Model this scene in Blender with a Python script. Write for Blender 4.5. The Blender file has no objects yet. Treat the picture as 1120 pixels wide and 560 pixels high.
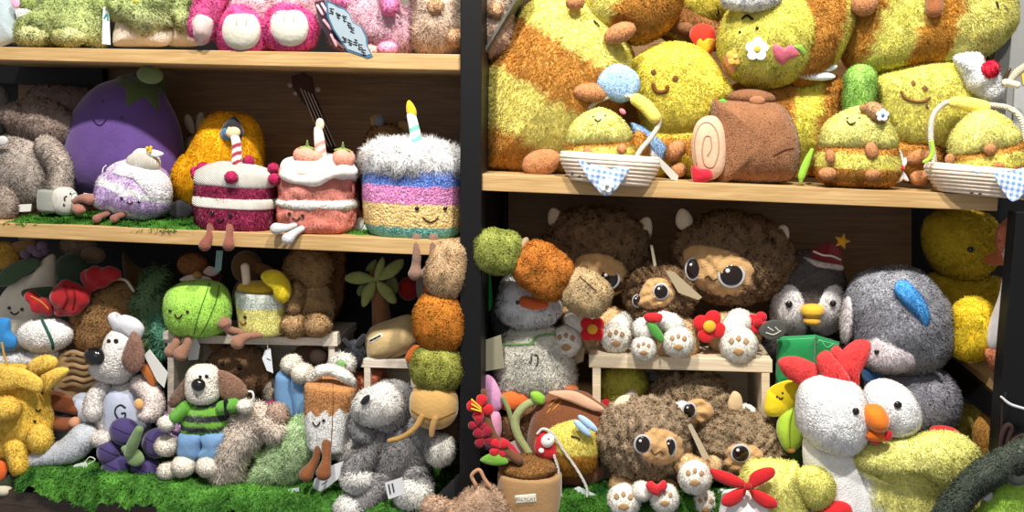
import bpy, math, random
import numpy as np
from mathutils import Vector, Matrix
from mathutils.bvhtree import BVHTree
random.seed(7); RNG=np.random.default_rng(7)
SC=bpy.context.scene; COL=SC.collection
# ---------------- camera ----------------
FPX=970.0
yaw,pitch,roll=math.radians(6),math.radians(-9),math.radians(1.2)
fw=Vector((-math.sin(yaw)*math.cos(pitch),math.cos(yaw)*math.cos(pitch),math.sin(pitch)))
CAMP=-fw*1.95
rt=fw.cross(Vector((0,0,1))).normalized(); up=rt.cross(fw)
rt2=rt*math.cos(roll)+up*math.sin(roll); up2=-rt*math.sin(roll)+up*math.cos(roll)
cam=bpy.data.cameras.new('camera'); camo=bpy.data.objects.new('camera',cam); COL.objects.link(camo)
M=Matrix((rt2,up2,-fw)).transposed().to_4x4(); M.translation=CAMP; camo.matrix_world=M
cam.sensor_width=36; cam.lens=36*FPX/1120; cam.clip_start=.05; cam.clip_end=50
SC.camera=camo
SC.view_settings.view_transform='Standard'; SC.view_settings.look='None'
R_=np.array(rt2); U_=np.array(up2); F_=np.array(fw); C_=np.array(CAMP)
def ray(px,py):
    d=F_+R_*((px-560)/FPX)+U_*((280-py)/FPX); return d
def P(px,py,Y):
    d=ray(px,py); t=(Y-C_[1])/d[1]; return C_+d*t
def UM(px,py,Y):
    return ((Y-C_[1])/ray(px,py)[1])/FPX
def hexc(h):
    if not isinstance(h,str): return np.array(h,float)
    h=h.lstrip('#'); c=np.array([int(h[i:i+2],16)/255 for i in (0,2,4)])
    return np.where(c<=.04045,c/12.92,((c+.055)/1.055)**2.4)
# ---------------- materials ----------------
MATS={}
def mat(name,rough=.9,sheen=.0,bump=None,colour=None,vary=.12,vs=60,spec=.3,metal=0,coat=0):
    if name in MATS: return MATS[name]
    m=bpy.data.materials.new(name); m.use_nodes=True; N=m.node_tree.nodes; L=m.node_tree.links
    b=N['Principled BSDF']; b.inputs['Roughness'].default_value=rough
    b.inputs['Specular IOR Level'].default_value=spec; b.inputs['Metallic'].default_value=metal
    b.inputs['Sheen Weight'].default_value=sheen; b.inputs['Sheen Roughness'].default_value=.4
    b.inputs['Coat Weight'].default_value=coat
    tc=N.new('ShaderNodeTexCoord')
    if colour is None:
        a=N.new('ShaderNodeAttribute'); a.attribute_name='Col'; src=a.outputs['Color']
    else:
        a=N.new('ShaderNodeRGB'); a.outputs[0].default_value=(*hexc(colour),1); src=a.outputs[0]
    nz=N.new('ShaderNodeTexNoise'); nz.inputs['Scale'].default_value=vs; nz.inputs['Detail'].default_value=3
    L.new(tc.outputs['Object'],nz.inputs['Vector'])
    mr=N.new('ShaderNodeMapRange'); mr.inputs[1].default_value=.3; mr.inputs[2].default_value=.7
    mr.inputs[3].default_value=1-vary; mr.inputs[4].default_value=1+vary; L.new(nz.outputs['Fac'],mr.inputs[0])
    vm=N.new('ShaderNodeVectorMath'); vm.operation='SCALE'; L.new(src,vm.inputs[0]); L.new(mr.outputs[0],vm.inputs['Scale'])
    L.new(vm.outputs[0],b.inputs['Base Color'])
    if bump:
        kind,sc,dist=bump
        if kind=='noise':
            t=N.new('ShaderNodeTexNoise'); t.inputs['Scale'].default_value=sc; t.inputs['Detail'].default_value=4; out=t.outputs['Fac']
        elif kind=='vor':
            t=N.new('ShaderNodeTexVoronoi'); t.inputs['Scale'].default_value=sc; t.feature='SMOOTH_F1'; out=t.outputs['Distance']
            if 'Smoothness' in t.inputs: t.inputs['Smoothness'].default_value=.3
        else:
            t=N.new('ShaderNodeTexWave'); t.inputs['Scale'].default_value=sc; t.inputs['Distortion'].default_value=1.2; out=t.outputs['Fac']
            t.bands_direction='DIAGONAL' if kind=='diag' else 'X'
        L.new(tc.outputs['Object'],t.inputs['Vector'])
        bp=N.new('ShaderNodeBump'); bp.inputs['Distance'].default_value=dist; bp.inputs['Strength'].default_value=1
        if kind=='vor': bp.invert=True
        L.new(out,bp.inputs['Height']); L.new(bp.outputs[0],b.inputs['Normal'])
    MATS[name]=m; return m
mat('short_plush',.95,.35,('noise',260,.0025),vs=45)
mat('velvet',.85,.5,('noise',120,.0012),vary=.08,vs=30)
mat('fur',.9,.3,('noise',120,.0015),vary=.12,vs=30)
mat('sherpa',.95,.3,('vor',190,.0035),vary=.14,vs=70)
mat('boucle',.95,.3,('vor',120,.005),vary=.16,vs=70)
mat('knit',.95,.2,('wave',110,.0025),vary=.08)
mat('cord',.95,.2,('diag',130,.002),vary=.08)
mat('gloss',.15,0,None,vary=.02,spec=.6,coat=.3)
mat('paper',.6,0,None,vary=.03)
mat('thread',.9,0,None,vary=.03)
mat('cotton',.9,.1,('noise',300,.001),vary=.06)
def strandmat():
    m=bpy.data.materials.new('pile_fibre'); m.use_nodes=True; N=m.node_tree.nodes; L=m.node_tree.links; N.remove(N['Principled BSDF'])
    a=N.new('ShaderNodeAttribute'); a.attribute_name='Col'; tc=N.new('ShaderNodeTexCoord'); nz=N.new('ShaderNodeTexNoise'); nz.inputs['Scale'].default_value=30; L.new(tc.outputs['Object'],nz.inputs[0])
    mr=N.new('ShaderNodeMapRange'); mr.inputs[1].default_value=.3; mr.inputs[2].default_value=.7; mr.inputs[3].default_value=.92; mr.inputs[4].default_value=1.08; L.new(nz.outputs[0],mr.inputs[0])
    vm=N.new('ShaderNodeVectorMath'); vm.operation='SCALE'; L.new(a.outputs[0],vm.inputs[0]); L.new(mr.outputs[0],vm.inputs['Scale'])
    d=N.new('ShaderNodeBsdfDiffuse'); t=N.new('ShaderNodeBsdfTranslucent'); mx=N.new('ShaderNodeMixShader'); mx.inputs[0].default_value=.36
    L.new(vm.outputs[0],d.inputs[0]); L.new(vm.outputs[0],t.inputs[0]); L.new(d.outputs[0],mx.inputs[1]); L.new(t.outputs[0],mx.inputs[2]); L.new(mx.outputs[0],N['Material Output'].inputs[0]); MATS['pile_fibre']=m
strandmat()
def wood(name,c1,c2,scale=1.0):
    m=bpy.data.materials.new(name); m.use_nodes=True; N=m.node_tree.nodes; L=m.node_tree.links; b=N['Principled BSDF']
    tc=N.new('ShaderNodeTexCoord'); mp=N.new('ShaderNodeMapping'); mp.inputs['Scale'].default_value=(3*scale,8*scale,60*scale)
    L.new(tc.outputs['Object'],mp.inputs[0]); nz=N.new('ShaderNodeTexNoise'); nz.inputs['Scale'].default_value=2.5; nz.inputs['Detail'].default_value=8; nz.inputs['Distortion'].default_value=.8
    L.new(mp.outputs[0],nz.inputs['Vector']); cr=N.new('ShaderNodeValToRGB')
    cr.color_ramp.elements[0].position=.32; cr.color_ramp.elements[0].color=(*hexc(c1),1)
    cr.color_ramp.elements[1].position=.68; cr.color_ramp.elements[1].color=(*hexc(c2),1)
    L.new(nz.outputs['Fac'],cr.inputs[0]); L.new(cr.outputs[0],b.inputs['Base Color']); b.inputs['Roughness'].default_value=.5
    bp=N.new('ShaderNodeBump'); bp.inputs['Distance'].default_value=.0008; L.new(nz.outputs['Fac'],bp.inputs['Height']); L.new(bp.outputs[0],b.inputs['Normal'])
    MATS[name]=m; return m
wood('oak_edge','#ac8955','#c9a775'); wood('oak_panel','#6f5030','#8c6a42'); wood('white_wood','#cdbfae','#e8dfd2'); wood('bare_pine','#c9b596','#e0d0b4'); wood('dark_log','#2a2018','#4a3c30')
mat('black_metal',.5,0,('noise',400,.0002),'#0c0c0e',vary=.1)
mat('grey_metal',.4,0,('noise',300,.0002),'#5c5d5a',vary=.1)
# ---------------- shapes (all return V, list of face arrays) ----------------
def grid_faces(n,m,closed=True):
    i=np.arange(n-1)[:,None]; j=np.arange(m if closed else m-1)[None,:]; j2=(j+1)%m
    return np.stack([i*m+j,i*m+j2,(i+1)*m+j2,(i+1)*m+j],-1).reshape(-1,4)
def crom(pts,n,closed):
    p=np.array(pts,float); k=len(p); out=[]
    if closed:
        per=n/k
        for t in np.arange(n)/per:
            i=int(t)%k; f=t-int(t); a,b,c,d=p[(i-1)%k],p[i],p[(i+1)%k],p[(i+2)%k]
            out.append(.5*(2*b+(c-a)*f+(2*a-5*b+4*c-d)*f*f+(3*b-a-3*c+d)*f**3))
    else:
        q=np.vstack([2*p[0]-p[1],p,2*p[-1]-p[-2]])
        for t in np.linspace(0,k-1-1e-6,n):
            i=int(t); f=t-i; a,b,c,d=q[i],q[i+1],q[i+2],q[i+3]
            out.append(.5*(2*b+(c-a)*f+(2*a-5*b+4*c-d)*f*f+(3*b-a-3*c+d)*f**3))
    return np.array(out)
def lin(pts,n):
    p=np.array(pts,float); q=np.vstack([p,p[:1]]); s=np.r_[0,np.cumsum(np.linalg.norm(np.diff(q,axis=0),axis=1))]
    t=np.unique(np.r_[np.linspace(0,s[-1],n,endpoint=False),s[:-1]])
    return np.stack([np.interp(t,s,q[:,i]) for i in (0,1)],-1)
def vnormals(V,Fs):
    N=np.zeros_like(V)
    for F in Fs:
        a=V[F[:,1]]-V[F[:,0]]; b=V[F[:,2]]-V[F[:,0]]; n=np.cross(a,b)
        if F.shape[1]==4: n=n+np.cross(V[F[:,2]]-V[F[:,0]],V[F[:,3]]-V[F[:,0]])
        for k in range(F.shape[1]): np.add.at(N,F[:,k],n)
    return N/np.maximum(np.linalg.norm(N,axis=1,keepdims=True),1e-12)
def snoise(V,f,seed):
    r=np.random.default_rng(seed); s=0
    for k in range(7):
        d=r.normal(size=3); d/=np.linalg.norm(d); s=s+np.sin(V@d*f*(.7+.9*r.random())+r.random()*6.28)
    return s/3.2
def boost(C):
    C=np.clip(np.clip(C,0,1)*1.12,0,.93)**.7; l=C.mean(1,keepdims=True); return np.clip(l+(C-l)*1.07,.003,.95)
STR=[0]; DK=1.25
class Thing:
    def __init__(s,name,label,cat,x,y,Y,group=None,kind=None):
        s.Y=Y; s.base=P(x,y,Y); s.bx,s.by=x,y; s.u=UM(x,y,Y); s.bv=[]; s.first=None
        o=bpy.data.objects.new(name,None); o.empty_display_size=.02; o.location=s.base; COL.objects.link(o)
        o['label']=label; o['category']=cat
        if group: o['group']=group
        if kind: o['kind']=kind
        s.o=o; s.seed=int(abs(x)*7+abs(y)*13)
    # affine world -> local pixel plane
    def pix(s,V):
        e=.05; 
        q=V-C_; dz=q@F_; px=560+FPX*(q@R_)/dz; py=280-FPX*(q@U_)/dz
        # orthographic in the toy's own vertical plane
        J=[]
        for dv in ((e,0,0),(0,0,e)):
            w=s.base+np.array(dv)-C_; z=w@F_; J.append((560+FPX*(w@R_)/z-s.bx,280-FPX*(w@U_)/z-s.by))
        r=V-s.base
        return s.bx+(r[:,0]*J[0][0]+r[:,2]*J[1][0])/e, s.by+(r[:,0]*J[0][1]+r[:,2]*J[1][1])/e
    def c(s,x,y,d=0): return P(x,y,s.Y-d*s.u)
    def E(s,x,y,rx,ry,rd=None,rot=0,d=0,e=2.,taper=0,n=None,bend=0,yaw=0):
        if rd is None: rd=min(rx,ry)*.9
        R=max(rx,ry); k=n or (44 if R>30 else 28 if R>9 else 16); m=int(k*1.5)
        th=np.linspace(0.001,math.pi-.001,k)[:,None]; ph=(np.arange(m)*2*math.pi/m)[None,:]
        pw=lambda v:np.sign(v)*np.abs(v)**(2/e)
        a=rx*pw(np.cos(ph))*pw(np.sin(th)); b=ry*pw(np.cos(th))*np.ones_like(ph); c=rd*pw(np.sin(ph))*pw(np.sin(th))
        tf=1+taper*b/ry; a=a*tf; c=c*tf
        a=a+bend*(b/ry)**2
        a,b,c=a.ravel(),b.ravel(),c.ravel()
        if yaw: w=math.radians(yaw); a,c=a*math.cos(w)-c*math.sin(w),a*math.sin(w)+c*math.cos(w)
        r=math.radians(rot); X=a*math.cos(r)+b*math.sin(r); Z=-a*math.sin(r)+b*math.cos(r)
        V=s.c(x,y,d)+np.stack([X,c,Z],-1)*s.u
        return V,[grid_faces(k,m)[:,::-1]]
    def T(s,pts,n=None,m=12,caps=True,flat=1.):
        p=np.array([q if len(q)==4 else (q[0],q[1],0,q[2]) for q in pts],float)
        n=n or max(12,6*len(p),int(np.abs(np.diff(p[:,:2],axis=0)).sum()/1.2)); q=crom(p,n,False); W=np.array([s.c(a[0],a[1],a[2]) for a in q]); r=np.maximum(q[:,3],.1)*s.u
        t=np.gradient(W,axis=0); t/=np.linalg.norm(t,axis=1,keepdims=True)+1e-12
        if caps:
            pre=[(W[0]-t[0]*r[0]*math.sin(a),t[0],r[0]*math.cos(a)) for a in (1.5,1.1,.7,.35)]
            post=[(W[-1]+t[-1]*r[-1]*math.sin(a),t[-1],r[-1]*math.cos(a)) for a in (.35,.7,1.1,1.5)]
        else: pre=post=[]
        W=np.array([a[0] for a in pre]+list(W)+[a[0] for a in post]); t=np.array([a[1] for a in pre]+list(t)+[a[1] for a in post]); r=np.array([a[2] for a in pre]+list(r)+[a[2] for a in post])
        ref=np.array([0,-1.,0]); s1=np.cross(t,ref); s1/=np.linalg.norm(s1,axis=1,keepdims=True)+1e-9; s2=np.cross(s1,t)
        ph=np.arange(m)*2*math.pi/m
        V=W[:,None]+r[:,None,None]*(s1[:,None]*np.cos(ph)[None,:,None]+flat*s2[:,None]*np.sin(ph)[None,:,None])
        return V.reshape(-1,3),[grid_faces(len(W),m)[:,::-1]]
    def O(s,pts,th,d=0,smooth=True,k=2.2,n=64,rings=10,cx=None,back=.6,slope=(0,0)):
        """puffed outline"""
        p=crom(pts,n,True) if smooth else lin(pts,n); n=len(p)
        ctr=np.array(cx) if cx is not None else p.mean(0); Vs=[]
        sv=[math.sin(a) for a in np.linspace(math.pi/2,.03,rings)]
        rr=[(q,1) for q in sv]+[(q,-1) for q in sv[::-1][1:-1]]
        rr=[(sv[i],1) for i in range(rings)]; 
        W=np.array([s.c(*q,d) for q in p]); C0=s.c(*ctr,d)
        for f,sg in [(q,1) for q in sv[::-1]]+[(q,-1) for q in sv[1:]]:
            h=(max(0,1-f**k))**.5*th*(1 if sg>0 else back)*s.u
            V=C0+(W-C0)*f; V=V.copy(); V[:,1]-=sg*h
            V[:,1]-=((V[:,0]-C0[0])*slope[0]+(C0[2]-V[:,2])*slope[1])
            Vs.append(V)
        V=np.vstack(Vs); Fg=grid_faces(len(Vs),n)
        fl=[np.array([np.arange(n)])[:, ::-1][0][::-1],]
        V=np.vstack([V,V[:n].mean(0),V[-n:].mean(0)]); i0,i1=len(V)-2,len(V)-1; L0=(len(Vs)-1)*n
        j=np.arange(n); t0=np.stack([np.full(n,i0),(j+1)%n,j],-1); t1=np.stack([np.full(n,i1),L0+j,L0+(j+1)%n],-1)
        A=.5*np.sum(p[:,0]*np.roll(p[:,1],-1)-p[:,1]*np.roll(p[:,0],-1))
        Fs=[Fg,t0,t1]
        if A>0: Fs=[f[:,::-1] for f in Fs]
        return V,Fs
    def L(s,x,rows,rdf=.85,rot=0,d=0,e=2.,m=56,piv=None,yaw=0):
        """stacked rounded cross-sections: rows=(y,halfwidth[,xoff])"""
        rr=np.array([r if len(r)==3 else (r[0],r[1],0) for r in rows],float)
        nn_=max(len(rr)*3,int(abs(rr[-1,0]-rr[0,0])/1.3)); seg=np.r_[0,np.cumsum(np.hypot(np.diff(rr[:,0]),np.diff(rr[:,1])))]; tt=np.union1d(np.linspace(0,seg[-1],nn_),seg); cr_=crom(rr,400,False); sc_=np.r_[0,np.cumsum(np.hypot(np.diff(cr_[:,0]),np.diff(cr_[:,1])))]
        tt=np.linspace(0,sc_[-1],nn_); rr=np.stack([np.interp(tt,sc_,cr_[:,i]) for i in range(3)],-1)
        ph=np.arange(m)*2*math.pi/m; pw=lambda v:np.sign(v)*np.abs(v)**(2/e)
        cy=rr[:,0].mean(); a=rr[:,1][:,None]*pw(np.cos(ph))[None]+rr[:,2][:,None]; c=rr[:,1][:,None]*rdf*pw(np.sin(ph))[None]; b=(cy-rr[:,0])[:,None]*np.ones(m)[None]
        a,b,c=a.ravel(),b.ravel(),c.ravel()
        if yaw: w=math.radians(yaw); a,c=a*math.cos(w)-c*math.sin(w),a*math.sin(w)+c*math.cos(w)
        r=math.radians(rot); X=a*math.cos(r)+b*math.sin(r); Z=-a*math.sin(r)+b*math.cos(r)
        V=s.c(x,cy,d)+np.stack([X,c,Z],-1)*s.u; k=len(rr)
        V=np.vstack([V,V[:m].mean(0),V[(k-1)*m:k*m].mean(0)]); i0,i1=len(V)-2,len(V)-1; j=np.arange(m)
        return V,[grid_faces(k,m)[:,::-1],np.stack([np.full(m,i0),j,(j+1)%m],-1),np.stack([np.full(m,i1),(k-1)*m+(j+1)%m,(k-1)*m+j],-1)]
    def X(s,pts,d0,d1):
        """flat outline extruded from depth d0 to d1 (px toward camera)"""
        n=len(pts); A=np.array([s.c(*q,d0) for q in pts]); B=A.copy(); B[:,1]-=(d1-d0)*s.u
        V=np.vstack([A,B]); j=np.arange(n); Fs=[np.stack([j,(j+1)%n,n+(j+1)%n,n+j],-1),np.array([j[::-1]]),np.array([n+j])]
        p=np.array(pts,float); ar=np.sum(p[:,0]*np.roll(p[:,1],-1)-p[:,1]*np.roll(p[:,0],-1))
        if ar>0: Fs=[f[:,::-1] for f in Fs]
        return V,Fs
    def hit(s,px,py):
        d=ray(px,py); d=d/np.linalg.norm(d); best=None
        for b,lf in s.bv:
            h=b.ray_cast(Vector(C_),Vector(d))
            if h[0] is not None and (best is None or h[3]-lf<best[3]): best=(h[0]-Vector(d)*lf,h[1],h[2],h[3]-lf)
        if best is None:
            W=s.c(px,py,0); return W,np.array([0,-1.,0]),False
        return np.array(best[0]),np.array(best[1]),True
    def patchshape(s,pts,th=1.,smooth=True,n=40,rings=6,k=2.5):
        p=crom(pts,n,True) if smooth else lin(pts,n); n=len(p); ctr=p.mean(0); base=[];fl=[]
        fr=list(np.linspace(.05,1,rings))
        for f in fr:
            for q in p:
                w=ctr+(q-ctr)*f; h,nn,ok=s.hit(*w); base.append(h); fl.append(ok)
        base=np.array(base); fl=np.array(fl); dist=np.linalg.norm(base-C_,axis=1)
        if fl.any() and not fl.all():
            md=dist[fl].max(); D=(base-C_)/dist[:,None]; base=np.where(fl[:,None],base,C_+D*md)
        dist=np.linalg.norm(base-C_,axis=1); D=(base-C_)/dist[:,None]
        prof=np.repeat([max(0,1-f**k)**.5 for f in fr],n)*th*s.u+.25*s.u
        Fr=base-D*prof[:,None]; Bk=base+D*(s.u*1.2); rim=slice((rings-1)*n,rings*n)
        V=np.vstack([Fr,Bk[rim],Fr[:n].mean(0)]); j=np.arange(n); c0=len(V)-1
        Fs=[grid_faces(rings+1,n),np.stack([np.full(n,c0),(j+1)%n,j],-1)]
        A=np.sum(p[:,0]*np.roll(p[:,1],-1)-p[:,1]*np.roll(p[:,0],-1))
        if A>0: Fs=[f[:,::-1] for f in Fs]
        return V,Fs
    def part(s,name,shapes,col,m='short_plush',fur=None,parent=None,label=None,lump=0,lf=.1,solid=True,kind=None,smooth=True,colw=None,bevel=0):
        if not isinstance(shapes,list): shapes=[shapes]
        def orient(q):
            V,F=q; v=0; c=V.mean(0)
            for f in F:
                for k in range(1,f.shape[1]-1): v+=np.einsum('ij,ij->i',V[f[:,0]]-c,np.cross(V[f[:,k]]-c,V[f[:,k+1]]-c)).sum()
            return q if v>=0 else (V,[f[:,::-1] for f in F])
        if solid or fur: shapes=[orient(q) for q in shapes] if name!='moss' else shapes
        V=np.vstack([q[0] for q in shapes]); Fs=[];o=0
        for q in shapes:
            for f in q[1]: Fs.append(np.array(f)+o)
            o+=len(q[0])
        N=vnormals(V,Fs)
        s.seed+=1
        if lump:
            V=V+N*(snoise(V/s.u,lf,s.seed)*lump*s.u)[:,None]; N=vnormals(V,Fs)
        if callable(col): 
            x,y=s.pix(V); Cc=np.array(col(x,y,V))
        else: Cc=np.tile(hexc(col),(len(V),1))
        if solid: s.bv.append((BVHTree.FromPolygons(V.tolist(),[tuple(r) for F in Fs for r in F.tolist()]),(fur[0]*.5*s.u if fur else 0)))
        nb=sum(len(F) for F in Fs)
        if fur:
            V,Fs,Cc,N=s.furr(V,Fs,boost(Cc),N,fur)
        me=bpy.data.meshes.new(name); L=V-s.base
        me.vertices.add(len(L)); me.vertices.foreach_set('co',L.astype(np.float32).ravel())
        lv=np.concatenate([F.ravel() for F in Fs]); tot=np.concatenate([np.full(len(F),F.shape[1]) for F in Fs]); st=np.r_[0,np.cumsum(tot)[:-1]]
        me.loops.add(len(lv)); me.loops.foreach_set('vertex_index',lv.astype(np.int32))
        me.polygons.add(len(tot)); me.polygons.foreach_set('loop_start',st.astype(np.int32)); me.polygons.foreach_set('loop_total',tot.astype(np.int32))
        me.polygons.foreach_set('use_smooth',np.full(len(tot),bool(smooth)))
        me.update()
        at=me.color_attributes.new('Col','FLOAT_COLOR','POINT'); at.data.foreach_set('color',np.c_[Cc,np.ones(len(Cc))].astype(np.float32).ravel())
        if fur: me.normals_split_custom_set_from_vertices(N.tolist())
        me.materials.append(MATS[m])
        if fur: me.materials.append(MATS['pile_fibre']); mi=np.zeros(len(me.polygons),np.int32); mi[nb:]=1; me.polygons.foreach_set('material_index',mi)
        ob=bpy.data.objects.new(name,me); COL.objects.link(ob)
        ob.parent=parent or s.o
        if label: ob['label']=label
        if kind: ob['kind']=kind
        if bevel:
            bm=ob.modifiers.new('bevel','BEVEL'); bm.width=bevel*s.u; bm.segments=2
        if s.first is None: s.first=ob
        return ob
    def furr(s,V,Fs,Cc,N,fur):
        ln,dens,wd,jit=fur[:4]; droop=fur[4] if len(fur)>4 else .25; curl=fur[5] if len(fur)>5 else .3
        T=[]
        for F in Fs:
            if F.shape[1]==4: T+= [F[:,[0,1,2]],F[:,[0,2,3]]]
            elif F.shape[1]==3: T.append(F)
        T=np.vstack(T); A,B,C=V[T[:,0]],V[T[:,1]],V[T[:,2]]; cr=np.cross(B-A,C-A); ar=np.linalg.norm(cr,axis=1)/2
        fn=cr/(2*ar[:,None]+1e-18); vis=(fn@np.array([0,-1.,0.]))>-.45; w=ar*vis; cnt=int(w.sum()/s.u**2*dens); cnt=min(int(cnt*DK),34000)
        if cnt<4: return V,Fs,Cc,N
        STR[0]+=cnt
        ti=RNG.choice(len(T),cnt,p=w/w.sum()); a=RNG.random(cnt); b=RNG.random(cnt); f=a+b>1; a[f]=1-a[f]; b[f]=1-b[f]
        c=1-a-b; q=T[ti]
        bl=lambda X:X[q[:,0]]*c[:,None]+X[q[:,1]]*a[:,None]+X[q[:,2]]*b[:,None]
        p=bl(V); n=bl(N); col=bl(Cc); n/=np.linalg.norm(n,axis=1,keepdims=True)+1e-9
        # clumped directions
        jd=RNG.normal(size=(cnt,3))*jit
        cl=np.stack([snoise(p/s.u,.35,s.seed+k) for k in (1,2,3)],-1)*jit*1.1
        g=np.array([0,0,-1.])*droop
        d=n*.6+jd+cl+g; dn=(d*n).sum(1,keepdims=True); d=d+n*np.maximum(0,.3-dn); d/=np.linalg.norm(d,axis=1,keepdims=True)+1e-9
        ll=(ln*s.u*(.6+.7*RNG.random(cnt)))[:,None]; d2=d+cl*curl*2+RNG.normal(size=(cnt,3))*curl*.6+g-n*.25; d2/=np.linalg.norm(d2,axis=1,keepdims=True)+1e-9
        sd=np.cross(n+RNG.normal(size=(cnt,3))*.25,d); sd/=np.linalg.norm(sd,axis=1,keepdims=True)+1e-9; sd*=wd*.85*s.u*.5
        p0=p-n*.3*s.u; pm=p+d*ll*.5; pt=pm+d2*ll*.5
        nv=len(V); newV=np.stack([p0-sd,p0+sd,pm+sd*.85,pm-sd*.85,pt],1).reshape(-1,3); i=nv+np.arange(cnt)*5
        gn=np.cross(2*sd,d); flip=(gn*n).sum(1)<0; Fq=np.stack([i,i+1,i+2,i+3],-1); Ft=np.stack([i+3,i+2,i+4],-1); Fq[flip]=Fq[flip][:,::-1]; Ft[flip]=Ft[flip][:,::-1]
        br=(.9+.2*RNG.random(cnt))[:,None]; cc=np.stack([col*br*.93,col*br*.93,col*br*1.03,col*br*1.03,col*br*1.06],1).reshape(-1,3)
        nn=n+RNG.normal(size=(cnt,3))*.09; nn/=np.linalg.norm(nn,axis=1,keepdims=True)
        return np.vstack([V,newV]),Fs+[Fq,Ft],np.vstack([Cc*.95,np.clip(cc,0,1)]),np.vstack([N,np.repeat(nn,5,0)])
    # details
    def patch(s,name,pts,col,m='short_plush',th=1.,smooth=True,fur=None,parent=None,n=40,**k):
        return s.part(name,s.patchshape(pts,th,smooth,n),col,m,fur,parent,**k)
    def eye(s,x,y,r,col='#120d0c',parent=None,ry=None,name='eye',m='gloss',hl=False):
        h,n,ok=s.hit(x,y); D=(h-C_); dd=np.linalg.norm(D); h2=h-D/dd*s.u*r*.25
        V,F=s.E(x,y,r,ry or r,r*.7); V=V-s.c(x,y)+h2
        o=s.part(name,[(V,F)],col,m,None,parent,solid=False)
        if hl:
            V,F=s.E(x,y,r*.22,r*.22,r*.22); V=V-s.c(x,y)+h2-D/dd*s.u*r*.68+np.array([-.3,0,.35])*r*s.u
            s.part('eye_highlight',[(V,F)],'#ffffff','gloss',None,o,solid=False)
        return o
    def line(s,name,pts,r,col,m='thread',parent=None,n=None,lift=.3):
        q=crom(pts,n or max(8,5*len(pts)),False) if len(pts)>2 else np.linspace(pts[0],pts[1],6)
        W=[]
        for a in q:
            h,nn,ok=s.hit(*a); D=(h-C_); W.append(h-D/np.linalg.norm(D)*s.u*(r*lift))
        W=np.array(W); return s.part(name,[wtube(W,r*s.u)],col,m,None,parent,solid=False)
    def lines(s,name,strokes,r,col,m='thread',parent=None):
        sh=[]
        for pts in strokes:
            q=crom(pts,max(8,5*len(pts)),False) if len(pts)>2 else np.linspace(pts[0],pts[1],6); W=[]
            for a in q:
                h,nn,ok=s.hit(*a); D=(h-C_); W.append(h-D/np.linalg.norm(D)*s.u*(r*.3))
            sh.append(wtube(np.array(W),r*s.u))
        return s.part(name,sh,col,m,None,parent,solid=False)
    def smile(s,x,y,w,h,r=.8,col='#3a2417',parent=None,rot=0):
        c,sn=math.cos(math.radians(rot)),math.sin(math.radians(rot)); pts=[]
        for a in (-1,-.6,0,.6,1):
            dx=a*w/2; dy=h*(1-a*a); pts.append((x+dx*c-dy*sn,y+dx*sn+dy*c))
        return s.line('mouth',pts,r,col,parent=parent)
    def tag(s,pts,col='#e9ebec',string=None,d=0,th=.6,print_=None,name='paper_tag'):
        o=s.part(name,[s.X(pts,d,d+th)],col,'paper',smooth=False)
        if string: s.part('string',[s.T([(*q,d,.5) for q in string])],'#ded8cc','thread')
        if print_: s.lines('print',print_,.45,'#3b4652',parent=o)
        return o
def wtube(W,r,m=8):
    t=np.gradient(W,axis=0); t/=np.linalg.norm(t,axis=1,keepdims=True)+1e-12
    W=np.vstack([W[0]-t[0]*r*.8,W,W[-1]+t[-1]*r*.8]); t=np.vstack([t[0],t,t[-1]]); rr=np.r_[r*.3,np.full(len(W)-2,r),r*.3]
    s1=np.cross(t,[0,-1.,0.02]); s1/=np.linalg.norm(s1,axis=1,keepdims=True)+1e-9; s2=np.cross(s1,t); ph=np.arange(m)*2*math.pi/m
    V=W[:,None]+rr[:,None,None]*(s1[:,None]*np.cos(ph)[None,:,None]+s2[:,None]*np.sin(ph)[None,:,None])
    return V.reshape(-1,3),[grid_faces(len(W),m)[:,::-1]]
def prism(name,pts,Y0,Y1,m,kind='structure',label=None,cat=None,bevel=.0015,parent=None):
    a=np.array([P(*q,Y0) for q in pts]); b=a.copy(); b[:,1]=Y1; n=len(pts); o=a.mean(0)
    Fs=[tuple(range(n)),tuple(range(2*n-1,n-1,-1))]+[(i,n+i,n+(i+1)%n,(i+1)%n) for i in range(n)]
    me=bpy.data.meshes.new(name); org=o if parent is None else np.array(parent.location)
    me.from_pydata((np.vstack([a,b])-org).tolist(),[],Fs); me.update()
    import bmesh; bm=bmesh.new(); bm.from_mesh(me); bmesh.ops.recalc_face_normals(bm,faces=bm.faces); bm.to_mesh(me); bm.free()
    me.materials.append(MATS[m]); ob=bpy.data.objects.new(name,me); COL.objects.link(ob)
    if parent is None: ob.location=o
    else: ob.parent=parent
    if kind and parent is None: ob['kind']=kind
    if label: ob['label']=label
    if cat: ob['category']=cat
    if bevel: md=ob.modifiers.new('bevel','BEVEL'); md.width=bevel; md.segments=2
    return ob
def bands(edges,cols,ang=0,cx=0,cy=0,soft=0,wob=0,vert=False):
    """colour stripes across the toy; edges in px along the rotated axis"""
    cols=np.array([hexc(c) for c in cols]); a=math.radians(ang)
    def f(x,y,V):
        t=(x-cx)*math.sin(a)+(y-cy)*math.cos(a)
        if wob: t=t+wob*np.sin(((x-cx)*math.cos(a)-(y-cy)*math.sin(a))*.35)
        i=np.searchsorted(np.array(edges),t); return cols[i]
    return f
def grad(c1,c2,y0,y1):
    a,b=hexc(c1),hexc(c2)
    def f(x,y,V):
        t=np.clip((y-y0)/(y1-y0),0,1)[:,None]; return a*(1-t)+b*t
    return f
FL=(4.5,.5,1.3,.3)     # medium fur
FLL=(8,.6,1.6,.35,.35,.4)   # long shaggy
FS=(2.0,.6,1.1,.3)     # short fuzz
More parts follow.
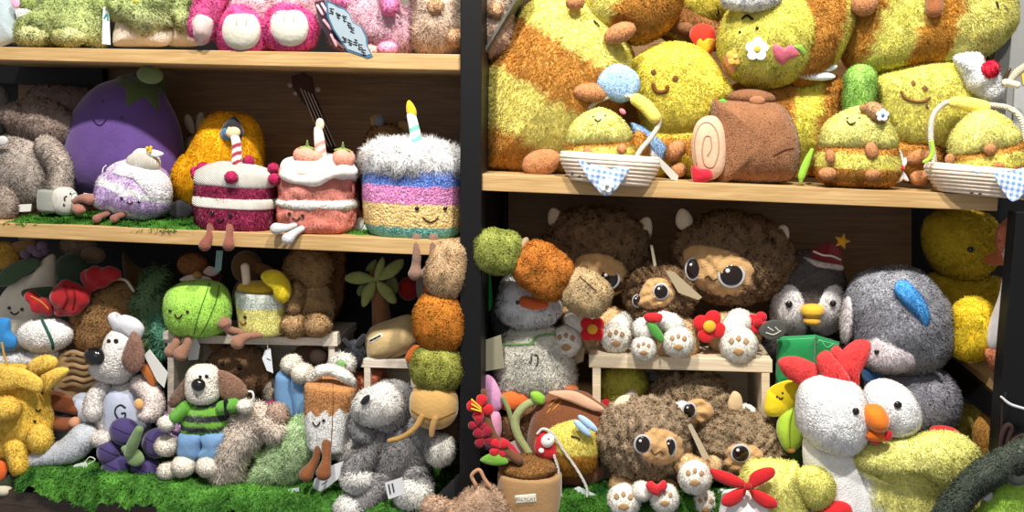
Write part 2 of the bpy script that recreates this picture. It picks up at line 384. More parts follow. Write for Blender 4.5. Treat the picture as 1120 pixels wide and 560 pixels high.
FC=(3.6,.8,1.4,.55,.1,.8)   # curly
# ---------------- the shelving ----------------
BK=.37
prism('trim_1',[(503.5,-60),(527,-60),(525.5,620),(502.5,620)],-.012,BK+.02,'black_metal',bevel=.002)
prism('trim_2',[(-80,50),(503.5,59.5),(503.5,77),(-80,63.5)],0,BK,'oak_edge')
prism('trim_3',[(-80,240),(503.5,264),(503.5,280.5),(-80,255.5)],0,BK,'oak_edge')
prism('trim_4',[(-80,526),(503.5,592),(503.5,620),(-80,552)],0,BK,'dark_log')
prism('trim_5',[(527,190),(1092,213.5),(1091,231),(527,208.5)],0,BK,'oak_edge')
prism('trim_6',[(527,585),(1200,600),(1200,640),(527,620)],0,BK,'black_metal')
prism('wall_back',[(-150,-150),(1300,-150),(1300,640),(-150,640)],BK+.03,BK+.05,'black_metal',bevel=0)
prism('trim_7',[(20,60),(505,70),(505,262),(20,262)],BK,BK+.02,'oak_panel',bevel=0)
prism('trim_8',[(-60,62),(112,64),(112,97),(-60,88)],BK-.03,BK-.005,'black_metal')
prism('trim_9',[(556,196),(997,196),(997,600),(556,600)],BK,BK+.02,'oak_panel',bevel=0)
prism('trim_10',[(540,-60),(1090,-60),(1090,190),(540,190)],BK,BK+.02,'oak_panel',bevel=0)
prism('trim_11',[(1098,-80),(1116,-80),(1092,225),(1076,219)],.14,.17,'grey_metal')
prism('trim_12',[(1112,232),(1150,232),(1150,600),(1082,600),(1097,400)],-.06,-.02,'black_metal')
prism('trim_13',[(574,-20),(577,-20),(530,58),(527,58)],.05,.35,'grey_metal',bevel=0)
# side shelf on the right that runs towards the viewer
def hexa(name,pts,m):
    V=np.array(pts); o=V.mean(0); me=bpy.data.meshes.new(name); me.from_pydata((V-o).tolist(),[],[(0,1,2,3),(7,6,5,4),(0,4,5,1),(1,5,6,2),(2,6,7,3),(3,7,4,0)]); me.update()
    me.materials.append(MATS[m]); ob=bpy.data.objects.new(name,me); ob.location=o; COL.objects.link(ob); ob['kind']='structure'; return ob
def board(name,pa,pb,h,w,m):
    a,b=P(*pa),P(*pb); dz=np.array([0,0,-h]); wx=np.array([w,0,0]); return hexa(name,[a,b,b+wx,a+wx,a+dz,b+dz,b+dz+wx,a+dz+wx],m)
board('trim_14',(1050,393,.24),(1106,428,.0),.028,.25,'oak_edge')
board('trim_15',(1032,391,.27),(1104,444,-.005),.055,.02,'black_metal')
# ---------------- light ----------------
def area(name,loc,tgt,size,energy,col=(1,.945,.86)):
    l=bpy.data.lights.new(name,'AREA'); l.size=size; l.energy=energy; l.color=col; o=bpy.data.objects.new(name,l); COL.objects.link(o)
    o.location=loc; o.rotation_euler=(Vector(tgt)-Vector(loc)).to_track_quat('-Z','Y').to_euler(); return o
area('ceiling_spot',(-.45,-1.5,2.4),(-.3,0,0),.12,95)
area('ceiling_spot',(.7,-1.5,2.4),(.5,0,0),.12,95)
area('aisle_light',(0,-3.2,1.2),(0,0,0),1.6,7,(1,.98,.95))
w=bpy.data.worlds.new('shop'); SC.world=w; w.use_nodes=True; bg=w.node_tree.nodes['Background']; bg.inputs[0].default_value=(.97,.97,1,1); bg.inputs[1].default_value=.32
# ================= second shelf, left unit =================
def grassmat(name,label,x0,x1,Y0,Y1,zpx,cat='grass',amp=6,n=(80,34),fy=None,dens=.9,top=None,slope=.041,drape=0):
    """tufted mat lying on a shelf; zpx=(px,py) of the shelf level at the front"""
    z0=P(*zpx,Y0)[2]; a=P(x0,zpx[1],Y0)[0]; b=P(x1,zpx[1],Y0)[0]
    t=Thing(name,label,cat,(x0+x1)/2,zpx[1],Y0,kind='stuff'); t.o.empty_display_size=.01
    sl=(P(x1,zpx[1]+(x1-zpx[0])*slope,Y0)[2]-P(x0,zpx[1]+(x0-zpx[0])*slope,Y0)[2])/(b-a)
    nx,ny=n; X,Y=np.meshgrid(np.linspace(0,1,nx),np.linspace(0,1,ny))
    edge=np.minimum(1,np.minimum(np.minimum(X,1-X)*14,np.minimum(Y,1-Y)*6))
    wx=a+(b-a)*X; front=Y0+(.5+.5*np.sin(X*9+x0))*.02; wy=front+(Y1-front)*Y
    xm=P(zpx[0],zpx[1],Y0)[0]; z=z0+(wx-xm)*sl+edge**.5*amp*t.u*(1+.35*np.sin(wx*55)*np.cos(wy*60))
    z=z-drape*t.u*np.clip(1-Y/.09,0,1)**1.3*(.8+.2*np.sin(wx*23)+.15*np.sin(wx*61)+.12*np.sin(wx*137))
    if top: z=z+top(X,Y)*t.u
    V=np.stack([wx,wy,z],-1).reshape(-1,3); F=grid_faces(ny,nx,False)
    def col(x,y,V):
        q=snoise(V,70,5)[:,None]*.5+.5; return hexc('#153a0d')*(1-q)+hexc('#3a7420')*q
    N=vnormals(V,[F])
    if N[:,2].mean()<0: F=F[:,::-1]
    t.part('moss',[(V,[F])],col,'fur',fur=(5,dens*1.3,1.5,.8,0,1.0),solid=False)
    ob=t.first; ob.parent=None; ob.location=t.base; ob.name=name
    for k in ('label','category','kind'): ob[k]=t.o[k]
    bpy.data.objects.remove(t.o); return ob
grassmat('moss_mat','green artificial moss mat under the lavender cake slice on the upper left shelf',4,228,.0,.22,(100,250),amp=5)
grassmat('moss_mat','small patch of green artificial moss between the strawberry cake and the rainbow cake',352,440,.02,.18,(352,261),amp=4,n=(40,24))

def leg(t,pts,col,foot=None,m='cord',name='leg'):
    return t.part(name,t.T(pts),col,'short_plush')
# rainbow cake
t=Thing('plush_rainbow_cake','large striped rainbow cake plush with shaggy white top, smiling face and teal striped candle','plush toy',452,268,.085)
rows=[(264,22),(262,36),(256,46),(246,52),(230,54),(205,55),(188,54.5),(178,50),(170,42),(164,28)]
t.part('cake_body',t.L(453,rows[::-1],.72,rot=2,e=2.5),bands([201,219.5,244],['#4a69bd','#c873ab','#dfbb74','#5aa093'],ang=-3,cx=453,wob=.6),'sherpa',fur=(1.1,.7,.9,.4),lump=.7)
t.part('icing_top',t.E(453,176,53,21,40,rot=3,e=2.3),'#f2f4f6','fur',fur=(10,.8,1.3,.5,.35,.5),lump=1.5)
c=t.T([(457,163,20,6.5),(453,140,20,5.6),(450,127,20,5)])
t.part('candle',c,bands([129,134,140,146,152,158],['#f4f6f4','#7cc7b6','#f4f6f4','#7cc7b6','#f4f6f4','#7cc7b6','#f4f6f4'],ang=25,cx=453),'velvet')
t.part('candle_flame',t.E(449.5,120,5,10,4,rot=-15,d=20,taper=-.25),'#f6bd22','velvet')
t.eye(456,228,2.4); t.eye(487,228,2.3); t.smile(471,238,16,5)
for x in (456,474): leg(t,[(x,260,34,5.2),(x,278,38,4.8),(x-1,290,38,5),(x-2 if x<460 else x-6,299,40,7.6)],'#86685a')
# strawberry cake
t=Thing('plush_strawberry_cake','round pink strawberry layer cake plush with two strawberries and a striped candle on cream icing','plush toy',347,257,.075)
t.part('cake_body',t.L(347,[(256,22),(254,35),(247,41),(235,43),(225,42),(217,41),(208,41),(196,41),(186,39)][::-1],.75,e=2.3),
  grad('#ee8878','#e87662',190,256),'knit',fur=(1.5,.7,1,.5),lump=1.1,lf=.35)
t.part('cream_layer',t.L(347,[(226,40),(225,43.5),(221.5,45),(218,43),(216.5,39)][::-1],.76,e=2.3),'#f3ebe2','sherpa',fur=(2,.9,1,.5),lump=.8)
t.part('icing_top',[t.L(348,[(197,37),(193,41),(188,41.5),(180,39),(174,33),(169,20)][::-1],.76,e=2.3),t.T([(312,190,26,6),(326,196,30,6.5),(342,197,33,7),(358,193,33,6),(372,188,30,6),(386,188,22,6)])],'#dfd9d2','velvet',lump=1.3,lf=.2)
for x,y,w,h in ((337,173,16,12),(376,174,11.5,11)):
    sb=t.part('strawberry',t.E(x,y,w,h,11,rot=10,d=18,taper=.15),'#e98a72','short_plush',fur=(1,.5,.8,.4))
    t.part('calyx',[t.T([(x-1,y-h,20,2),(x-1+dx,y-h+dy,24,.8)],n=6) for dx,dy in ((-9,1),(-5,6),(3,6),(8,2),(0,-7))],'#7f9c4c','velvet',parent=sb)
t.part('candle',t.T([(351,168,14,6),(349,150,14,5.5),(348,142,14,4.5)]),bands([139,143,147,151,155,159,163],['#f5e6de','#f09c8c']*4,ang=30,cx=348),'velvet')
t.part('candle_flame',t.E(350,136,4.5,6.5,3.5,d=14),'#f3d9b4','velvet')
t.eye(316.5,234,2,'#241512'); t.eye(331,236,2,'#241512'); t.smile(324,238,8,3)
leg(t,[(322,247,32,3.4),(314,249,40,4),(302,250,46,6.2)],'#c4c3c4'); leg(t,[(330,250,34,3.4),(322,255,42,4.2),(315,261,48,6.5)],'#c4c3c4')
# red velvet cake
t=Thing('plush_red_velvet_cake','dark red velvet cake slice plush with cream layers, red berries and a red striped candle','plush toy',258,252,.07)
t.part('cake_body',t.L(258,[(252,25),(250,38),(244,42.5),(225,43.5),(210,43.5),(201,42.5),(198,38)][::-1],.68,e=2.6,rot=1.5),'#6e1630','sherpa',fur=(2,.8,1,.6),lump=.6)
t.part('cream_layer',t.L(258,[(226,42),(225,45),(220,45.5),(215.5,44.5),(214,42)][::-1],.69,e=2.6,rot=1.5),'#f2ece2','cord')
t.part('icing_top',[t.L(258,[(204,40),(201,44),(194,45),(187,42),(182,34),(178,18)][::-1],.7,e=2.5,rot=2)],'#dcd8d0','cord',lump=.8)
for x,y,r,d in ((222,184,7,12),(215,192,5.5,14),(253,194,6.8,34),(300,196,6.5,18),(299,184,6,4),(272,176,6,0),(213,187,5,8)):
    t.part('berry',t.E(x,y,r,r*.95,r,d=d),'#8e1236','short_plush',fur=(1,.8,.9,.4))
t.part('candle',t.T([(259,178,12,5.3),(259,160,12,5),(257,150,12,4.6)]),bands(list(range(146,182,4)),['#f4eeea','#a8364a']*5,ang=25,cx=258),'velvet')
t.part('candle_flame',t.E(255,145,8,6,4.5,rot=-10,d=12),'#e9c79c','velvet')
t.eye(232,233,2.4,'#1d0d10'); t.eye(251.5,235,2.4,'#1d0d10'); t.smile(241,240,7,2.5,col='#1d0d10')
leg(t,[(231,247,26,4.3),(229,258,32,4.2),(224,268,36,6.6)],'#834e40'); leg(t,[(252,248,28,4.3),(251,258,34,4.2),(250,268,38,6.6)],'#834e40')
# lavender slice
t=Thing('plush_lavender_cake','pale lavender cake slice plush with a ribbed cream dollop topped by a white flower','plush toy',147,240,.085)
t.part('cake_body',t.O([(108,206),(113,193),(124,183),(140,176),(160,176),(176,186),(184,197),(188,214),(184,228),(176,236),(158,241),(140,239),(120,231),(106,223)],26,smooth=True,k=3),
  bands([191,199,217,223],['#cfb3dd','#f1ebf2','#c4a9d8','#f1ebf2','#c9b2dc'],ang=-18,cx=146,wob=.6),'boucle',fur=(2.4,.9,1.1,.7),lump=1.2,lf=.25)
t.part('cream_icing',t.O([(120,186),(128,179),(142,175),(160,176),(174,184),(184,196),(188,214),(182,224),(176,206),(158,194),(138,190)],24,d=2,k=2.4),'#efe6ee','sherpa',fur=(1.6,.8,1,.5),lump=.8)
t.part('cream_dollop',t.E(157,178,18,12,14,d=8,e=2.2),'#ddd7cb','knit')
f=t.part('flower',[t.O([(144,170),(150,163),(160,163),(161,168),(154,171)],2,d=14),t.O([(160,164),(170,164),(179,168),(172,172),(163,170)],2,d=15)],'#fbf7ef','velvet')
t.part('flower_centre',[t.T([(164,166,18,1.6),(165,161,18,1.6)]),t.E(161,162,1.8,1.8,d=18)],'#e8b52c','thread',parent=f)
t.eye(133,217,1.8); t.eye(152,221,1.6); t.smile(142,221,6,2)
t.part('hanging_loop',t.T([(112,189,8,.6),(113,184,8,.6),(116,181,8,.6)]),'#e5dfe8','thread')
for x in (109,128): leg(t,[(x+8,234,20,3),(x,237,27,3.5),(x-3,239,30,4.5)],'#8a5a4e')
# eggplant
t=Thing('plush_eggplant','big purple eggplant plush with a dark green felt cap and a shy smile','plush toy',135,214,.20)
t.part('body',t.O([(128,86),(150,84),(170,92),(184,112),(196,140),(201,170),(198,200),(186,216),(150,222),(110,220),(82,212),(74,190),(72,165),(78,138),(92,112),(108,94)],46,k=2.2,n=80),'#5a3f80','velvet',lump=1)
t.part('calyx',[t.patchshape([(121,90),(132,82),(150,80),(166,80),(180,87),(181,92),(188,104),(176,98),(174,123),(158,106),(138,117),(137,96)],1.5,False,60)],'#47592f','velvet')
t.part('stem_disc',t.E(164,82,14,9,5,d=44,rot=5),'#68784a','velvet')
t.eye(112,111,1.5); t.eye(133,129,1.5); t.smile(109,131,14,6,r=.7,col='#2a1a33')
# yellow parrot
t=Thing('plush_parrot','golden yellow parrot plush with a blue and black beak and a green wing','plush toy',235,240,.17)
t.part('body',t.O([(238,124),(258,124),(275,130),(286,146),(288,170),(284,200),(270,230),(240,240),(212,232),(195,215),(190,195),(196,178),(208,166),(216,150),(226,132)],34,n=72),'#e9a21d','fur',fur=(3,.7,1.1,.4),lump=1.2)
t.part('wing',t.O([(216,160),(205,168),(192,182),(184,200),(188,212),(200,205),(212,186)],7,d=14),'#9fb04a','velvet')
t.part('beak',[t.O([(243,140),(256,127),(264,138),(266,148),(258,154),(246,152)],9,d=30)],'#23242c','velvet')
t.part('cheek_patch',[t.patchshape([(240,145),(246,140),(251,144),(252,152),(244,153)],2)],'#3f6f92','velvet')
t.part('beak_edge',t.T([(251,141,44,2.2),(258,147,44,2.6),(260,153,42,1.5)]),'#e9b765','velvet')
t.part('foot',t.O([(186,225),(200,218),(212,226),(205,240),(188,238)],6,d=20),'#2c2c30','velvet')
# dark bunny ears behind
t=Thing('plush_rabbit','small brown rabbit plush half hidden between the eggplant and the parrot','plush toy',212,215,.26)
t.part('body',t.E(212,185,16,36,14),'#7c6a58','fur',fur=FS); t.part('ear',[t.E(208,136,5,11,4,rot=-18),],'#8a7a68','fur',fur=FS); t.part('ear',[t.E(219,134,5,11,4,rot=8)],'#8a7a68','fur',fur=FS)
# ukulele
t=Thing('ukulele','dark brown ukulele neck and headstock standing behind the strawberry cake','ukulele',372,240,.24)
t.part('headstock',t.O([(318,83),(331,79),(342,84),(345,104),(350,114),(337,118),(331,112),(320,96)],3,smooth=False),'#3a2018','velvet')
t.part('neck',t.T([(342,112,0,6.5),(356,150,0,7),(370,190,0,7.5)],flat=.5),'#2f1b14','velvet')
t.part('tuning_peg',[t.E(317,93,3,3,2),t.E(323,102,3,3,2)],'#8b7e76','gloss'); t.part('tuning_peg',[t.E(348,98,3,3,2)],'#8b7e76','gloss')
t.part('string',[t.T([(329+i*4,97+i*2,6,.35),(355+i*4,160,8,.35)],n=6) for i in range(4)],'#c8beb2','thread')
t.part('body',t.O([(350,200),(362,186),(385,186),(396,202),(392,225),(400,245),(350,246)],10),'#4a2a1c','gloss')
# brown bear behind
t=Thing('plush_bear','brown teddy bear in the shadow behind the rainbow cake','plush toy',425,235,.28)
t.part('body',t.E(425,205,34,34,20),'#8a6338','fur',fur=FC); t.part('head',t.E(425,158,26,22,18),'#8a6338','fur',fur=FC)
for x in (412,441): t.part('ear',t.E(x,133 if x<420 else 140,8,8,5),'#94703f','fur',fur=FS)
t.part('snout',t.E(415,132,6,6,5,d=8),'#6f7683','velvet')
t.part('arm',t.E(401,188,11,14,10,d=10),'#8a6a58','fur',fur=FS)
# crumpled ribbon (black and white)
t=Thing('ribbon_bow','black and white striped ribbon lying between the strawberry cake and the rainbow cake','ribbon',395,250,.1)
t.part('ribbon',[t.O([(384,246),(392,238),(398,240),(396,250),(386,254)],2,d=4),t.O([(396,244),(404,250),(400,258),(390,254)],2,d=2)],bands([242,245,248,251],['#e4e4e2','#26262a','#e4e4e2','#26262a','#e4e4e2'],ang=35,cx=394),'cotton')
# grey rabbit at far left
t=Thing('plush_rabbit','grey beige long furred rabbit plush slumped at the left end of the upper left shelf','plush toy',35,240,.13)
t.part('body',t.O([(-10,160),(5,150),(30,148),(50,158),(58,178),(58,205),(48,222),(25,230),(-10,226)],26),'#a69a90','fur',fur=(4,.9,1.2,.55),lump=1.6)
t.part('head',t.E(46,133,39,23,20,rot=10,d=-4),'#867268','fur',fur=(4,.9,1.2,.55),lump=1.5)
t.part('ear',t.E(15,126,14,12,8,d=10),'#8a766c','fur',fur=(4,.9,1.2,.55))
t.part('arm',t.T([(52,160,12,12),(66,182,18,11),(66,205,20,11.5)]),'#a3968b','fur',fur=(4,.9,1.2,.55))
t.part('foot',t.T([(-12,238,26,10),(4,230,28,11),(8,215,24,10)]),'#948478','fur',fur=(4,.9,1.2,.55))
t.part('button',t.E(2,154,7,5,2,d=30,rot=-10),'#c6c6c6','gloss')
t.part('paper_tag',t.X([(14,224),(35,223),(34,231),(16,232)],22,23),'#d9d9d8','paper',smooth=False)
t=Thing('plush_whale','mauve grey whale plush with black bead eyes behind the grey rabbit','plush toy',80,205,.3)
t.part('body',t.O([(32,118),(36,98),(56,92),(100,98),(114,110),(118,150),(90,200),(40,200),(20,150)],22),'#6b5854','velvet',fur=FS,lump=1); t.eye(64,117,3); 
t=Thing('plush_elephant','grey plush with a round head at the far left behind the slumped rabbit','plush toy',-6,200,.24)
t.part('body',t.E(-8,150,18,52,14),'#55504f','fur',fur=FS); t.part('head',t.E(-5,112,16,20,12),'#5d5856','fur',fur=FS)
# acorn lying
t=Thing('plush_boiled_egg_cup','small ribbed cream toy with grey cap and brown feet lying sideways on the moss','plush toy',72,236,.07)
t.part('body',t.E(71,220,16,13,12,rot=90,e=2.4),'#eeebe2','knit'); t.part('cap',t.L(56,[(207,9),(210,13),(228,14),(232,10)],.8,e=2.5),'#8d8f88','velvet')
t.eye(77,212,1.3); t.eye(70,224,1.3); t.smile(72,217,5,1.5,rot=110)
for y in (217,228): leg(t,[(82,220 if y<220 else 226,10,3.5),(90,y,12,4.5),(98 if y<220 else 86,y+1,14,6)],'#9a6a5c')
t=Thing('paper_tag','white folded paper tag on the moss between the eggplant and the lavender cake','tag',97,222,.11); t.part('paper',t.X([(92,211),(106,213),(106,219),(92,216)],0,1),'#e4e4e6','paper',smooth=False)

# ================= top shelf, left unit =================
GR='#b3bf72'
t=Thing('plush_moss_monster','large shaggy pale green creature plush spread over the top shelf','plush toy',68,49,.1)
t.part('body',t.O([(24,30),(32,22),(50,16),(54,-8),(62,-30),(110,-30),(116,-5),(114,46),(90,49),(40,50),(24,45)],26),grad('#b5c678','#c2c486',10,55),'boucle',fur=(5,1.2,1.4,.7,.1,.8),lump=2.2,lf=.2)
t.part('foot',t.E(36,40,15,9,12,d=22),'#c3c587','boucle',fur=(4,1.2,1.4,.7,.1,.8)); t.part('foot',t.E(76,41,17,8,12,d=22),'#c3c587','boucle',fur=(4,1.2,1.4,.7,.1,.8))
t.lines('paw_claws',[[(27,29),(32,27),(36,28)],[(43,28),(46,27)],[(66,31),(70,30),(76,31)],[(70,33),(72,32)]],1.1,'#3d5a4a')
t=Thing('plush_moss_monster','small green shaggy plush head with a black smile, high at the left','plush toy',35,20,.2)
t.part('head',t.E(34,2,20,16,14),'#a9bd66','boucle',fur=(4,1.2,1.3,.7,.1,.8)); t.smile(33,10,6,1.5,r=1,col='#1b2418')
t=Thing('plush_bag','pale blue grey smooth plush at the left end of the top shelf','plush toy',5,48,.08)
t.part('body',t.O([(-20,-20),(8,-12),(16,8),(17,30),(14,46),(-20,47)],12),'#a9b8bf','velvet',lump=1)
t.part('print',t.E(17,3,5,6,2,d=12),'#e0a7c8','velvet')
t=Thing('plush_rabbit','white and grey plush leg tucked behind the pale blue plush on the top shelf','plush toy',28,48,.15)
t.part('body',t.O([(12,14),(28,10),(44,20),(38,34),(26,46),(14,46)],10),'#c5c3c4','sherpa',fur=FS)
def sprout(label,x,dx,Y,w):
    t=Thing('plush_sprout_monster',label,'plush toy',x,50,Y)
    t.part('belly',t.O([(x-w,48),(x-w*.95,30),(x-w*.7,20),(x+w*.7,20),(x+w,32),(x+w*.98,46),(x+w*.6,51),(x-w*.7,51)],18),'#cfc3b2','short_plush',lump=.6)
    t.part('fur_coat',t.O([(x-w*.98,20),(x-w*.9,-10),(x+w*.85,-14),(x+w*1.02,10),(x+w*1.05,24),(x+w*.75,36),(x+w*.2,41),(x-w*.3,34),(x-w*.6,24)],24,d=3),grad('#b3c27a','#b9b789',10,38),'boucle',fur=(5,1.2,1.4,.7,.1,.8),lump=2,lf=.2)
    return t
t=sprout('green shaggy plush with smooth cream belly and yellow beak, beside the large pale green creature',156,0,.09,31)
t.part('beak',t.E(149,1,4,2.6,3,d=26),'#e9b62e','velvet')
t=sprout('green shaggy plush with a cream belly squeezed against the hot pink plush',203,0,.13,17)
t=Thing('paper_tag','cream paper tag with a teal mark between two green shaggy plushes','tag',117,49,.05)
t.tag([(113,8),(119,6),(121,49),(112,48)]); t.lines('print',[[(114,20),(117,15),(118,22)]],1,'#3e9aa0')
# hot pink
t=Thing('plush_pink_bear','hot pink tinsel furred bear plush with two big cream paw pads over the shelf edge','plush toy',285,60,.06)
PK='#e98bb0'
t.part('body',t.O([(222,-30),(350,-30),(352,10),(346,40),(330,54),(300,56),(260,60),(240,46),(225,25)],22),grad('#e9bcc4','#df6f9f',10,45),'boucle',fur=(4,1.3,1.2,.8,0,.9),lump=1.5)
for x,y,rx,ry in ((264,35,29,28),(316,31,29,27)):
    q=t.part('foot',t.E(x,y,rx,ry,17,d=16),'#e0508f','boucle',fur=(4,1.3,1.2,.8,0,.9),lump=1)
    t.part('paw_pad',t.patchshape([(x-21,y-2),(x-16,y-17),(x-2,y-20),(x+14,y-18),(x+21,y-3),(x+16,y+14),(x,y+20),(x-15,y+14)],3.5),'#d6d2c2','velvet',parent=q,lump=.5)
    t.lines('stitching',[[(x-6,y-16),(x-5,y-8)],[(x+6,y-16),(x+5,y-8)]],.7,'#a9a38f',parent=q)
t.part('arm',t.T([(238,-15,20,16),(228,10,26,15),(221,30,28,14)]),'#e55c9a','boucle',fur=(4,1.3,1.2,.8,0,.9))
t.part('hand',t.patchshape([(211,32),(209,22),(216,15),(226,17),(234,24),(232,34),(228,46),(218,50),(212,42)],4),'#d3b9b5','velvet',lump=.7)
# speech-bubble tag
t=Thing('speech_bubble_tag','grey blue cloud shaped card with black handwriting hanging over the top shelf edge','tag',380,40,.0)
sh=[(356,0),(362,2),(368,6),(375,8),(382,14),(386,24),(396,30),(402,42),(403,52),(408,62),(402,64),(392,60),(380,56),(372,44),(364,32),(358,18)]
t.part('card_border',t.X(sh,0,.8),'#3f6a88','paper',smooth=False)
c0=np.mean(sh,0); t.part('card',t.X([tuple(c0+(np.array(q)-c0)*.9) for q in sh],.8,1.4),'#98a8b2','paper',smooth=False)
st=[]
for bx,by in ((362,12),(369,17),(376,20),(381,27),(384,32),(376,43),(382,46),(388,46),(393,51),(397,57)):
    for k in range(3):
        r=random.random; st.append([(bx-2+r()*2,by-3+k*2.4+r()),(bx+2.5+r(),by-2+k*2.4+r()*1.5)])
    st.append([(bx-1+r()*2,by-3),(bx+r()*2,by+4)])
t.lines('handwriting',st,.5,'#1f2328')
t=Thing('patterned_card','dark card with pink and white print behind the cloud shaped tag','card',358,30,.02)
t.part('card',t.X([(344,2),(354,0),(372,40),(382,56),(364,50),(350,26)],0,.8),'#3a2a38','paper',smooth=False)
t.lines('print',[[(347,6),(353,16)],[(352,4),(358,14)],[(354,22),(362,32)],[(366,44),(376,52)],[(362,38),(368,50)]],1.6,'#e9b3bd')
# light pink
t=Thing('plush_pink_pig','pale pink fluffy plush with small pink paws, seated on the top shelf','plush toy',412,58,.1)
t.part('body',t.O([(362,-20),(440,-30),(450,0),(454,25),(450,48),(436,58),(400,60),(374,56),(362,40),(358,10)],28),'#f2bccb','fur',fur=(7,.9,1.2,.5),lump=2)
t.part('arm',t.T([(424,-10,28,8),(426,8,34,8)]),'#ee7fb2','sherpa',fur=FC); t.part('arm',t.E(374,-1,11,11,8,d=24),'#ee7fb2','sherpa',fur=FC)
t.part('foot',t.E(424,53,11,7,8,d=24),'#f09ac2','sherpa',fur=FS)
t.part('foot',t.E(402,55,14,6,8,d=22),'#efb3a6','sherpa',fur=FS)
t.part('tail_tag',t.X([(438,0),(447,0),(448,6),(440,5)],28,29),'#6d6a60','paper',smooth=False)
def cream(label,x0,x1,Y,paws):
    t=Thing('plush_dog',label,'plush toy',(x0+x1)/2,59,Y)
    m=(x0+x1)/2
    t.part('body',t.O([(x0,10),(x0-2,-25),(x1+4,-25),(x1+2,20),(x1,52),(m,60),(x0+8,57),(x0,40)],22),grad('#e3ccb6','#d3ae8e',20,60),'fur',fur=(7,.9,1.2,.5),lump=2)
    for x,y in paws: t.part('paw',t.E(x,y,9,9,9,d=22),'#b98a62','sherpa',fur=FS)
cream('cream long furred plush with tan paws at the right end of the top left shelf',455,505,.08,[(477,8),(498,41)])
cream('cream long furred plush just right of the black post, high up',522,556,.12,[(541,12)])
# ================= lower bay, left unit =================
DENIM='#7398c0'
FW=(4.2,.8,1.5,.26,.3,.3)
grassmat('moss_mat','long green artificial moss mat covering the front of the lower left shelf',8,501,-.035,.28,(8,524),amp=8,n=(170,50),dens=.9,slope=.10,drape=26)
def crate(name,label,cat,x0,x1,ytop,ybot,Y0,Y1,th=7,m='bare_pine',slope=.03,rail=10):
    """open wooden box seen from its open side"""
    o=bpy.data.objects.new(name,None); COL.objects.link(o); b=P((x0+x1)/2,ybot,Y0); o.location=b; o.empty_display_size=.02
    o['label']=label; o['category']=cat
    s=lambda x:(x-x0)*slope
    prism('top_board',[(x0-4,ytop),(x1+3,ytop+s(x1)),(x1+3,ytop+s(x1)+rail),(x0-4,ytop+rail)],Y0,Y1,m,None,parent=o)
    prism('side_board',[(x0,ytop+rail),(x0+th,ytop+rail),(x0+th,ybot),(x0,ybot)],Y0+.001,Y1,m,None,parent=o)
    prism('side_board',[(x1-th,ytop+rail+s(x1)),(x1,ytop+rail+s(x1)),(x1,ybot+s(x1)),(x1-th,ybot+s(x1))],Y0+.001,Y1,m,None,parent=o)
    prism('back_board',[(x0+2,ytop+rail),(x1-2,ytop+rail+s(x1)),(x1-2,ybot+s(x1)),(x0+2,ybot)],Y1-.004,Y1,m,None,parent=o)
    bb=P(x0,ybot,Y0)
    return o
crate('crate','white wooden crate shelf carrying the smiling lime and the lemon drink','crate',183,366,366,500,.13,.30,m='white_wood',slope=.02,rail=9)
prism('crate_corner',[(178,363),(193,364),(193,372),(178,372)],.125,.15,'white_wood',None,label='white wooden corner block at the left end of the crate under the lime',cat='block')
prism('crate_corner',[(352,364),(369,364),(369,379),(352,379)],.125,.15,'white_wood',None,label='white wooden corner block at the right end of the crate beside the tan teddy',cat='block')
crate('crate','low white wooden crate under the beige burlap bread bag','crate',398,456,392,470,.14,.29,m='white_wood',slope=.03,rail=10)
# lime
t=Thing('plush_lime','bright green round lime plush with stitched smile and two dangling brown legs','plush toy',216,366,.10)
t.part('body',t.O([(181,330),(186,317),(200,309),(222,306),(240,309),(250,320),(253,338),(250,356),(238,366),(215,369),(194,366),(183,352)],30,k=2.1),'#84bd3c','short_plush',fur=(1.2,.5,.9,.35),lump=.6)
t.line('seam',[(229,310),(224,325),(217,345),(212,366)],.5,'#3f6a22'); t.line('seam',[(240,312),(236,330),(228,350),(220,366)],.5,'#3f6a22')
t.eye(186,340,1.8); t.eye(205,341,1.8); t.smile(195,344,8,4)
for p in ([(196,362,10,4),(193,374,16,4.5),(187,384,18,7)],[(207,362,12,4),(205,376,18,4.5),(198,387,20,8)]): leg(t,p,'#946c58')
# lemon drink
t=Thing('plush_lemon_drink','pale yellow lemonade tumbler plush with a lemon slice, a smile and brown legs','plush toy',287,366,.12)
t.part('cup',t.L(286,[(318,27),(322,28.5),(335,27.5),(350,26),(358,25),(364,22),(366,15)],.75,rot=1),bands([335],['#b9c3b8','#d3cc6c']),'short_plush',fur=(1.2,.6,.9,.35),lump=.5)
t.part('juice',t.E(283,315,24,8,16),'#c5a52c','short_plush'); t.part('straw',t.T([(270,310,6,4.5),(268,292,6,4.5)]),bands([296,300,304,308],['#e3cdb6','#b98a6a','#e3cdb6','#b98a6a','#e3cdb6'],ang=20,cx=268),'velvet')
t.part('lemon_slice',t.O([(286,300),(296,295),(308,298),(317,310),(318,323),(312,331),(304,328),(300,316),(290,308)],10,d=16,k=3),'#d9bb22','short_plush',fur=(1,.5,.8,.3))
t.eye(268,347,2); t.smile(266,352,6,3,col='#7a3a22')
for p in ([(264,364,14,4),(250,360,22,4.5),(246,354,24,7.5)],[(284,366,16,4),(270,368,24,4.5),(260,374,28,8)]): leg(t,p,'#946c58')
